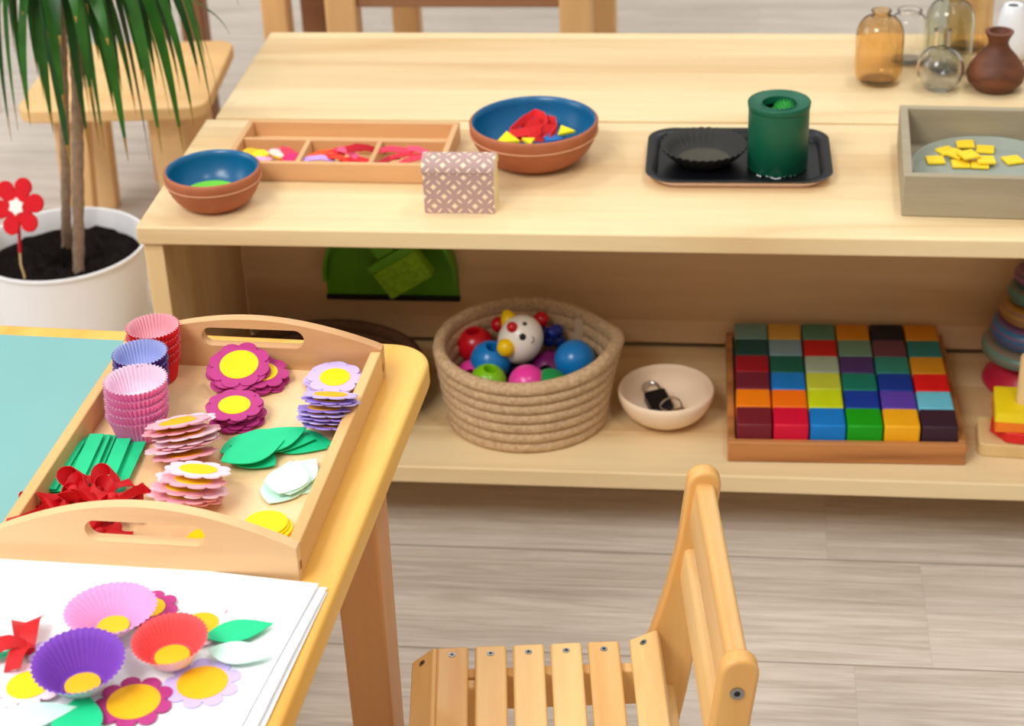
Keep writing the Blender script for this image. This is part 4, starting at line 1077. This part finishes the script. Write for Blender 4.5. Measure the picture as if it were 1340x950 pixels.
for j, row in enumerate(rows):
    for i, k in enumerate(row):
        b = MB(); b.box((-S_/2, -S_/2, 0), (S_/2, S_/2, S_)); o = b.build('wooden_cube', cubemat(k), bevel=.0022, seg=2)
        p = kt.matrix_world @ Vector((kt_+.0005+pit*(i+.5)+random.uniform(-.0003,.0003), kt_+.0004+.0400*j+S_/2, .0054))
        o.location = p; o.rotation_euler = (0, 0, R(1.4)+random.uniform(-.006,.006))
        tag(o, f'{NAME.get(k, k)} wooden cube, {CN[i]}, {RN[j]} of the tray', 'wooden cube', 'painted cubes in the wooden tray')
# ring stacker
rs = at(1346, 500, ZS); rb_ = empty('ring_stacker', rs+Vector((0,0,.0002)))
b = MB(); b.lathe([(0, 0), (.053, 0), (.056, .004), (.054, .010), (.034, .036), (.026, .040), (0, .040)], 48); b.build('cone_base', flat('raspberry lacquer', (206,40,70), .3), rb_, sharp=60)
b = MB(); b.lathe([(0, .0402), (.006, .0402), (.006, .205), (0, .207)], 20); b.build('post', M['peg'], rb_)
tag(rb_, 'ring stacking toy with raspberry cone base at the right end of the lower shelf', 'stacking toy')
z = .0404
def ring_mat(name, c1, c2, kk):
    m, nt, bs = newmat(name); v = coords(nt); sp = N(nt, 'ShaderNodeSeparateXYZ'); nt.links.new(v, sp.inputs[0])
    w = math_(nt, 'PINGPONG', math_(nt, 'MULTIPLY', sp.outputs['Z'], kk), 1.0); nz = noise(nt, v, 90, 2)
    f_ = math_(nt, 'MULTIPLY', math_(nt, 'POWER', w, 2.0), math_(nt, 'ADD', nz, .3))
    nt.links.new(mixc(nt, f_, lin(c1), lin(c2)), bs.inputs['Base Color']); bs.inputs['Roughness'].default_value = .3; return m
for r_, hh, c1, c2, nm in ((.060, .020, (96,140,124), (160,120,104), 'largest sage green ring lowest on the ring stacker'), (.051, .027, (40,116,160), (150,70,110), 'blue and pink striped ring second lowest on the stacker'),
                       (.043, .024, (176,130,50), (120,90,110), 'mustard ring in the middle of the ring stacker'), (.036, .022, (70,130,120), (130,90,70), 'teal ring second from the top of the stacker'), (.030, .022, (116,80,104), (150,110,120), 'mauve ring near the top of the stacker'), (.022, .016, (110,112,60), (150,60,60), 'small olive ring topmost on the ring stacker')):
    b = MB(); pr = []
    for i in range(9): a = -PI/2+PI*i/8; pr.append((r_-.011+.011*math.cos(a), hh/2+hh/2*math.sin(a)))
    pr += [(.0065, hh), (.0065, 0)]
    b.lathe(pr, 48, close=True); o = b.build('stacking_ring', ring_mat(nm[:20], c1, c2, 260), sharp=60); o.location = rs+Vector((random.uniform(-.0004,.0004), 0, z)); z += hh+.0003
    tag(o, nm, 'stacking ring', 'rings on the stacking toy')
# shape stacker
ss = at(1279, 597, ZS)+Vector((0,0,.0002)); sk = empty('shape_stacker', ss, R(-4))
b = MB(); b.prism(rrect(.12, .062, .008, cx=.06, cy=.031), 0, .0165); b.build('base_board', M['peg'], sk, .0015)
yg = flat('yellow green paint', (212,206,60), .5)
b = MB(); b.prism([(.012, .055), (.022, .02), (.042, .012), (.055, .03), (.05, .055)], .0166, .0169); b.build('painted_field', yg, sk)
b = MB(); b.lathe([(0, .017), (.0085, .017), (.0085, .112), (.006, .116), (0, .117)], 24, M4=Matrix.Translation((.0475, .036, 0))); b.build('peg', M['peg'], sk, sharp=60)
tag(sk, 'wooden shape stacking toy with one peg in front of the ring stacker', 'stacking toy')
bpy.context.view_layer.update()
def plate_shape(outline, z0, th, c, rz, label, hole=.0092):
    pc_ = sk.matrix_world @ Vector((.0475, .036, z0))
    b = MB(); b.prism(outline, 0, th, holes=[circle(hole, 24)[::-1]]); o = b.build('shape_plate', flat(label[:18], c, .4, .04, .5), bevel=.0012)
    o.location = pc_; o.rotation_euler = (0, 0, R(rz)); tag(o, label, 'shape plate', 'coloured plates on the shape stacker')
hexp = [(.036*math.cos(R(a)), .036*math.sin(R(a))) for a in range(0, 360, 45)]
plate_shape(hexp, .0172, .013, (222,24,30), 12, 'red octagonal plate lowest on the shape stacker')
plate_shape(rrect(.064, .060, .003), .0305, .012, (246,128,24), -2, 'orange square plate in the middle of the shape stacker')
plate_shape(rrect(.064, .060, .003), .0428, .012, (250,222,20), -4, 'yellow square plate on top of the shape stacker')
# ------------------------------------------------------------------ potted dracaena
pz = .195
pc0 = at(80, 318, pz); PRr = .113
pot = empty('potted_dracaena', (pc0.x, pc0.y, 0))
b = MB(); b.lathe([(0, 0), (PRr*.80, 0), (PRr*.82, .003), (PRr*.875, pz*.42), (PRr*.905, pz*.435), (PRr*.905, pz*.465), (PRr*.885, pz*.475), (PRr*.96, pz-.02), (PRr*.965, pz-.006), (PRr, pz-.003), (PRr*.998, pz), (PRr*.965, pz), (PRr*.95, pz-.004), (PRr*.92, pz-.03), (PRr*.90, pz-.05), (0, pz-.05)], 72)
b.build('pot', M['white_pot'], pot, sharp=50)
b = MB(); n_ = 40; 
prof = [(0, 0)]
sgrid = []
for j in range(0, 15):
    r_ = PRr*.915*j/14
    if j == 0: sgrid.append([b.bm.verts.new((0, 0, pz-.026))]); continue
    sgrid.append([b.bm.verts.new((r_*math.cos(2*PI*i/n_), r_*math.sin(2*PI*i/n_), pz-.028+.004*math.sin(i*.9)*math.sin(j*.7)+random.uniform(-.008,.008)*(j < 14))) for i in range(n_)])
for Aa, Bb in zip(sgrid, sgrid[1:]):
    for i in range(n_):
        j = (i+1) % n_
        b.bm.faces.new((Aa[0], Bb[i], Bb[j]) if len(Aa) == 1 else (Aa[i], Bb[i], Bb[j], Aa[j]))
b.build('soil', M['soil'], pot, sharp=80)
def trunk(pl_, Y, r_):
    P_ = [aty(x, y, Y+.02*i/(len(pl_)-1)) - pot.location for i, (x, y) in enumerate(pl_)]
    fine = []
    for i in range(len(P_)-1):
        for k in range(14): fine.append(P_[i].lerp(P_[i+1], k/14))
    fine.append(P_[-1])
    rad = [r_*(1+.07*math.sin(k*2.1)+.04*math.sin(k*5.3)) for k in range(len(fine))]
    b = MB(); b.tube(fine, rad, 12); b.build('trunk', M['trunk'], pot, sharp=80); return P_[-1]
t1 = trunk([(103, 362), (102, 230), (101, 110), (95, 20), (92, -70)], at(103, 352, pz-.026).y, .0078)
t2 = trunk([(87, 330), (86, 220), (82, 80), (80, 10), (76, -60)], at(87, 322, pz-.026).y, .0068)
base1 = t1+pot.location; base2 = t2+pot.location
def dleaf(crown, tip, wid, mat, bulge=.05, up=.06, dry=False):
    P0 = crown; P3 = tip; out = Vector((P3.x-P0.x, P3.y-P0.y, 0))
    P1 = P0+out*.35+Vector((0,0,up)); P2 = P0+out*.95+Vector((0,0,min(up*.6, .04)))
    pts = []
    n = 24
    for i in range(n+1):
        t = i/n; pts.append(P0*(1-t)**3+P1*3*t*(1-t)**2+P2*3*t*t*(1-t)+P3*t**3)
    b = MB(); prev = None; sd0 = out.cross(Vector((0,0,1))).normalized() if out.length > .005 else Vector((1,0,0))
    # leaf blades turn their face to various sides
    tw = random.uniform(-.9, .9)
    rows_ = []
    for i, p in enumerate(pts):
        t = i/n; w = wid*min(1, .45+1.6*t)*(1-max(0, (t-.72)/.28)**1.7*.97)
        d = (pts[min(i+1, n)]-pts[max(i-1, 0)]).normalized()
        sd = (Matrix.Rotation(tw*t, 3, d) @ (sd0-d*sd0.dot(d))).normalized(); nr = d.cross(sd).normalized()
        rows_.append([b.bm.verts.new(q) for q in (p-sd*w/2, p+nr*(w*.14), p+sd*w/2, p+nr*(w*.14-.0006))])
    for Aa, Bb in zip(rows_, rows_[1:]):
        last = Bb is rows_[-1] or Bb is rows_[-2]
        for i in range(4):
            j = (i+1) % 4; f_ = b.bm.faces.new((Aa[i], Aa[j], Bb[j], Bb[i])); f_.material_index = 1 if Bb is rows_[-1] else 0
    b.bm.faces.new(rows_[0][::-1]); b.bm.faces.new(rows_[-1])
    for v in b.bm.verts: v.co -= pot.location
    b.build('leaf', [mat, M['leaf_dry']], pot, sharp=80)
tips = [(93,222,.30,.0135),(86,150,.28,.012),(70,175,.33,.012),(66,60,.3,.012),(40,165,.30,.009),(24,172,.32,.010),(15,185,.36,.007),(50,100,.34,.009),(2,150,.34,.010),(-8,170,.3,.009),(33,130,.38,.009),(58,130,.40,.009),
        (118,205,.31,.010),(130,190,.35,.008),(137,195,.34,.008),(147,110,.36,.011),(122,140,.28,.013),(168,212,.28,.012),(160,120,.33,.013),(150,150,.30,.010),(178,150,.38,.009),(196,210,.29,.012),(190,120,.32,.013),(212,202,.27,.012),
        (205,110,.33,.011),(222,150,.35,.010),(240,200,.26,.013),(236,120,.30,.012),(228,60,.34,.012),(254,165,.26,.010),(262,110,.30,.010),(250,40,.34,.011),(278,150,.25,.008),(284,120,.28,.006),(270,90,.30,.006),(300,45,.32,.007),(312,8,.36,.006),(322,-5,.36,.006),
        (110,60,.30,.013),(130,80,.34,.013),(142,60,.28,.013),(100,30,.26,.012),(116,20,.3,.012),(180,60,.30,.013),(170,30,.28,.013),(210,50,.30,.013),(60,20,.30,.012),(44,60,.36,.010),(20,70,.36,.010),(30,20,.3,.01),(10,30,.34,.01),(80,60,.27,.013),(152,30,.4,.013),(196,40,.38,.013),(118,150,.40,.009),(226,30,.36,.012)]
for i, (x, y, Y, w) in enumerate(tips):
    c = base1 if (x > 90) == (i % 5 != 0) else base2
    tip = aty(x, y, Y); cr = c+Vector((random.uniform(-.01,.01), random.uniform(-.012,.012), random.uniform(-.035, .05)))
    dleaf(cr, tip, w*1.25, M['leaf'] if i % 3 else M['leaf_dark'], up=random.uniform(.03, .10))
tag(pot, 'tall dracaena with two slim trunks in a white round pot left of the shelf', 'potted plant')
# felt flower on a stick
fp = at(32, 362, pz-.025); fk = empty('flower_pick', fp)
top_ = aty(24, 270, fp.y)-fp; mid_ = aty(26, 330, fp.y)-fp
b = MB(); b.tube([Vector((0,0,-.012)), Vector((0,0,.002)), mid_*.5+Vector((-.002,0,0)), mid_], .0016, 8); b.build('wire_end', M['peg'], fk)
b = MB(); b.tube([mid_, mid_.lerp(top_, .5), top_], .0024, 8); b.build('stick', M['lac_red'], fk)
fc = aty(24, 270, fp.y-.004)-fp
ori = Matrix((RT, UP, -FW)).transposed().to_4x4()
fpts = []
for i in range(6*14):
    a = 2*PI*i/(6*14); fpts.append((.0385*(.52+.48*abs(math.cos(3*a))**.5)*math.cos(a+.25), .0385*(.52+.48*abs(math.cos(3*a))**.5)*math.sin(a+.25)))
T = Matrix.Translation(fc) @ Matrix.Rotation(R(-12), 4, 'Z') @ Matrix.Rotation(R(68), 4, 'X')
b = MB(); b.prism(fpts, 0, .004, T); b.build('petals', M['red_felt'], fk, .001)
star = [((.0115 if i % 2 else .0085)*math.cos(PI*i/6), (.0115 if i % 2 else .0085)*math.sin(PI*i/6)) for i in range(12)]
b = MB(); b.prism(star, .0041, .0062, T); b.build('white_center', M['white_felt'], fk)
tag(fk, 'red felt flower with white center on a stick in the plant pot', 'decoration')
# ------------------------------------------------------------------ background stool
sz = .26
A, B, C_ = at(18, 146, sz), at(268, 140, sz), at(302, 52, sz); 
sx_ = (B-A); w_ = sx_.length; so = empty('stool', (A.x, A.y, 0), math.atan2(sx_.y, sx_.x)); d_ = (C_-B).length
b = MB(); b.prism(rrect(w_, d_, .03, cx=w_/2, cy=d_/2), sz-.02, sz); b.build('seat', M['stool'], so, .003, 3)
for lx, ly, dx, dy in ((.045, .03, -.01, -.004), (w_-.045-.05, .03, .01, -.004), (.028, d_-.07, -.006, .01), (w_-.045-.05, d_-.07, .008, .01)):
    b = MB()
    b.add([(lx, ly, sz-.0202), (lx+.05, ly, sz-.0202), (lx+.05, ly+.03, sz-.0202), (lx, ly+.03, sz-.0202), (lx+dx, ly+dy, 0), (lx+.045+dx, ly+dy, 0), (lx+.045+dx, ly+.03+dy, 0), (lx+dx, ly+.03+dy, 0)],
          [(0,1,2,3), (7,6,5,4), (4,5,1,0), (5,6,2,1), (6,7,3,2), (7,4,0,3)])
    b.build('leg', M['stool_z'], so, .003, 2)
tag(so, 'pale birch stool behind the dracaena', 'stool')
# background table behind the shelf
L1, L2 = aty(455, 20, .88), aty(748, 20, .88)
bt2 = empty('small_table', (L1.x-.03, .86, 0)); tw_ = L2.x-L1.x+.06; td_ = .56; tz = .44
b = MB(); b.prism(rrect(tw_+.06, td_+.06, .03, cx=tw_/2, cy=td_/2), tz, tz+.02); b.build('tabletop', M['stool'], bt2, .003, 3)
for lx in (.0, tw_-.047):
    for ly in (0, td_-.045):
        b = MB(); b.box((lx, ly, 0), (lx+.047, ly+.045, tz-.0002)); b.build('table_leg', M['bg'], bt2, .004, 2)
for ly in (.012, td_-.03):
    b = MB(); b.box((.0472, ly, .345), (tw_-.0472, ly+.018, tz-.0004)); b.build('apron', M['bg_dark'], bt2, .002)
tag(bt2, 'small birch table standing on the floor behind the shelf units', 'table')
L3 = aty(362, 20, 1.0)
sc2 = empty('small_chair', (L3.x-.021, .985, 0), R(-3))
b = MB(); b.prism(rrect(.27, .27, .02, cx=-.092, cy=.125), .40, .415); b.build('seat', M['stool'], sc2, .003)
for lx in (0, -.215):
    for ly in (0, .21):
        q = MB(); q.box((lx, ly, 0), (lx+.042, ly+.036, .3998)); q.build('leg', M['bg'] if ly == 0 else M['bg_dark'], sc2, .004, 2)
for lx in (.011, -.204):
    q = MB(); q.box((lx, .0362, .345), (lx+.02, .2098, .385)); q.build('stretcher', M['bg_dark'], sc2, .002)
tag(sc2, 'birch chair standing behind the left end of the shelf units', 'chair')
# ------------------------------------------------------------------ light
def area(name, loc, rot, sx_, sy_, power, colr=(1,1,1)):
    l = bpy.data.lights.new(name, 'AREA'); l.shape = 'RECTANGLE'; l.size = sx_; l.size_y = sy_; l.energy = power; l.color = colr
    o = bpy.data.objects.new(name, l); col.objects.link(o); o.location = loc; o.rotation_euler = rot; return o
def aim(o, t): o.rotation_euler = (Vector(t)-o.location).to_track_quat('-Z', 'Y').to_euler()
w = bpy.data.worlds.new('room_light'); scn.world = w; w.use_nodes = True
bg = w.node_tree.nodes['Background']; bg.inputs['Color'].default_value = (1.0, 1.0, 1.0, 1); bg.inputs['Strength'].default_value = .62
o = area('window_light', (-3.4, -.2, 1.9), (0,0,0), 2.2, 1.6, 34, (.93, .97, 1.0)); aim(o, (.3, -.2, .3))
o = area('ceiling_panel', (-.45, -1.9, 2.5), (0,0,0), .9, .9, 38, (1, .985, .955)); aim(o, (.4, 0, .2))
for i, (x, y) in enumerate(((-1.0, -1.2), (1.2, -1.2), (-1.0, .6), (1.2, .6), (-.2, 2.2), (1.6, 2.2))):
    o = area('ceiling_light', (x, y, 2.65), (0, 0, 0), .14, .14, 9, (1, .965, .91))
vs = scn.view_settings
vs.view_transform = 'Standard'; vs.look = 'None'; vs.gamma = 1; vs.exposure = 0.09; vs.use_curve_mapping = False
scn.cycles.max_bounces = 12
scn.cycles.transparent_max_bounces = 16
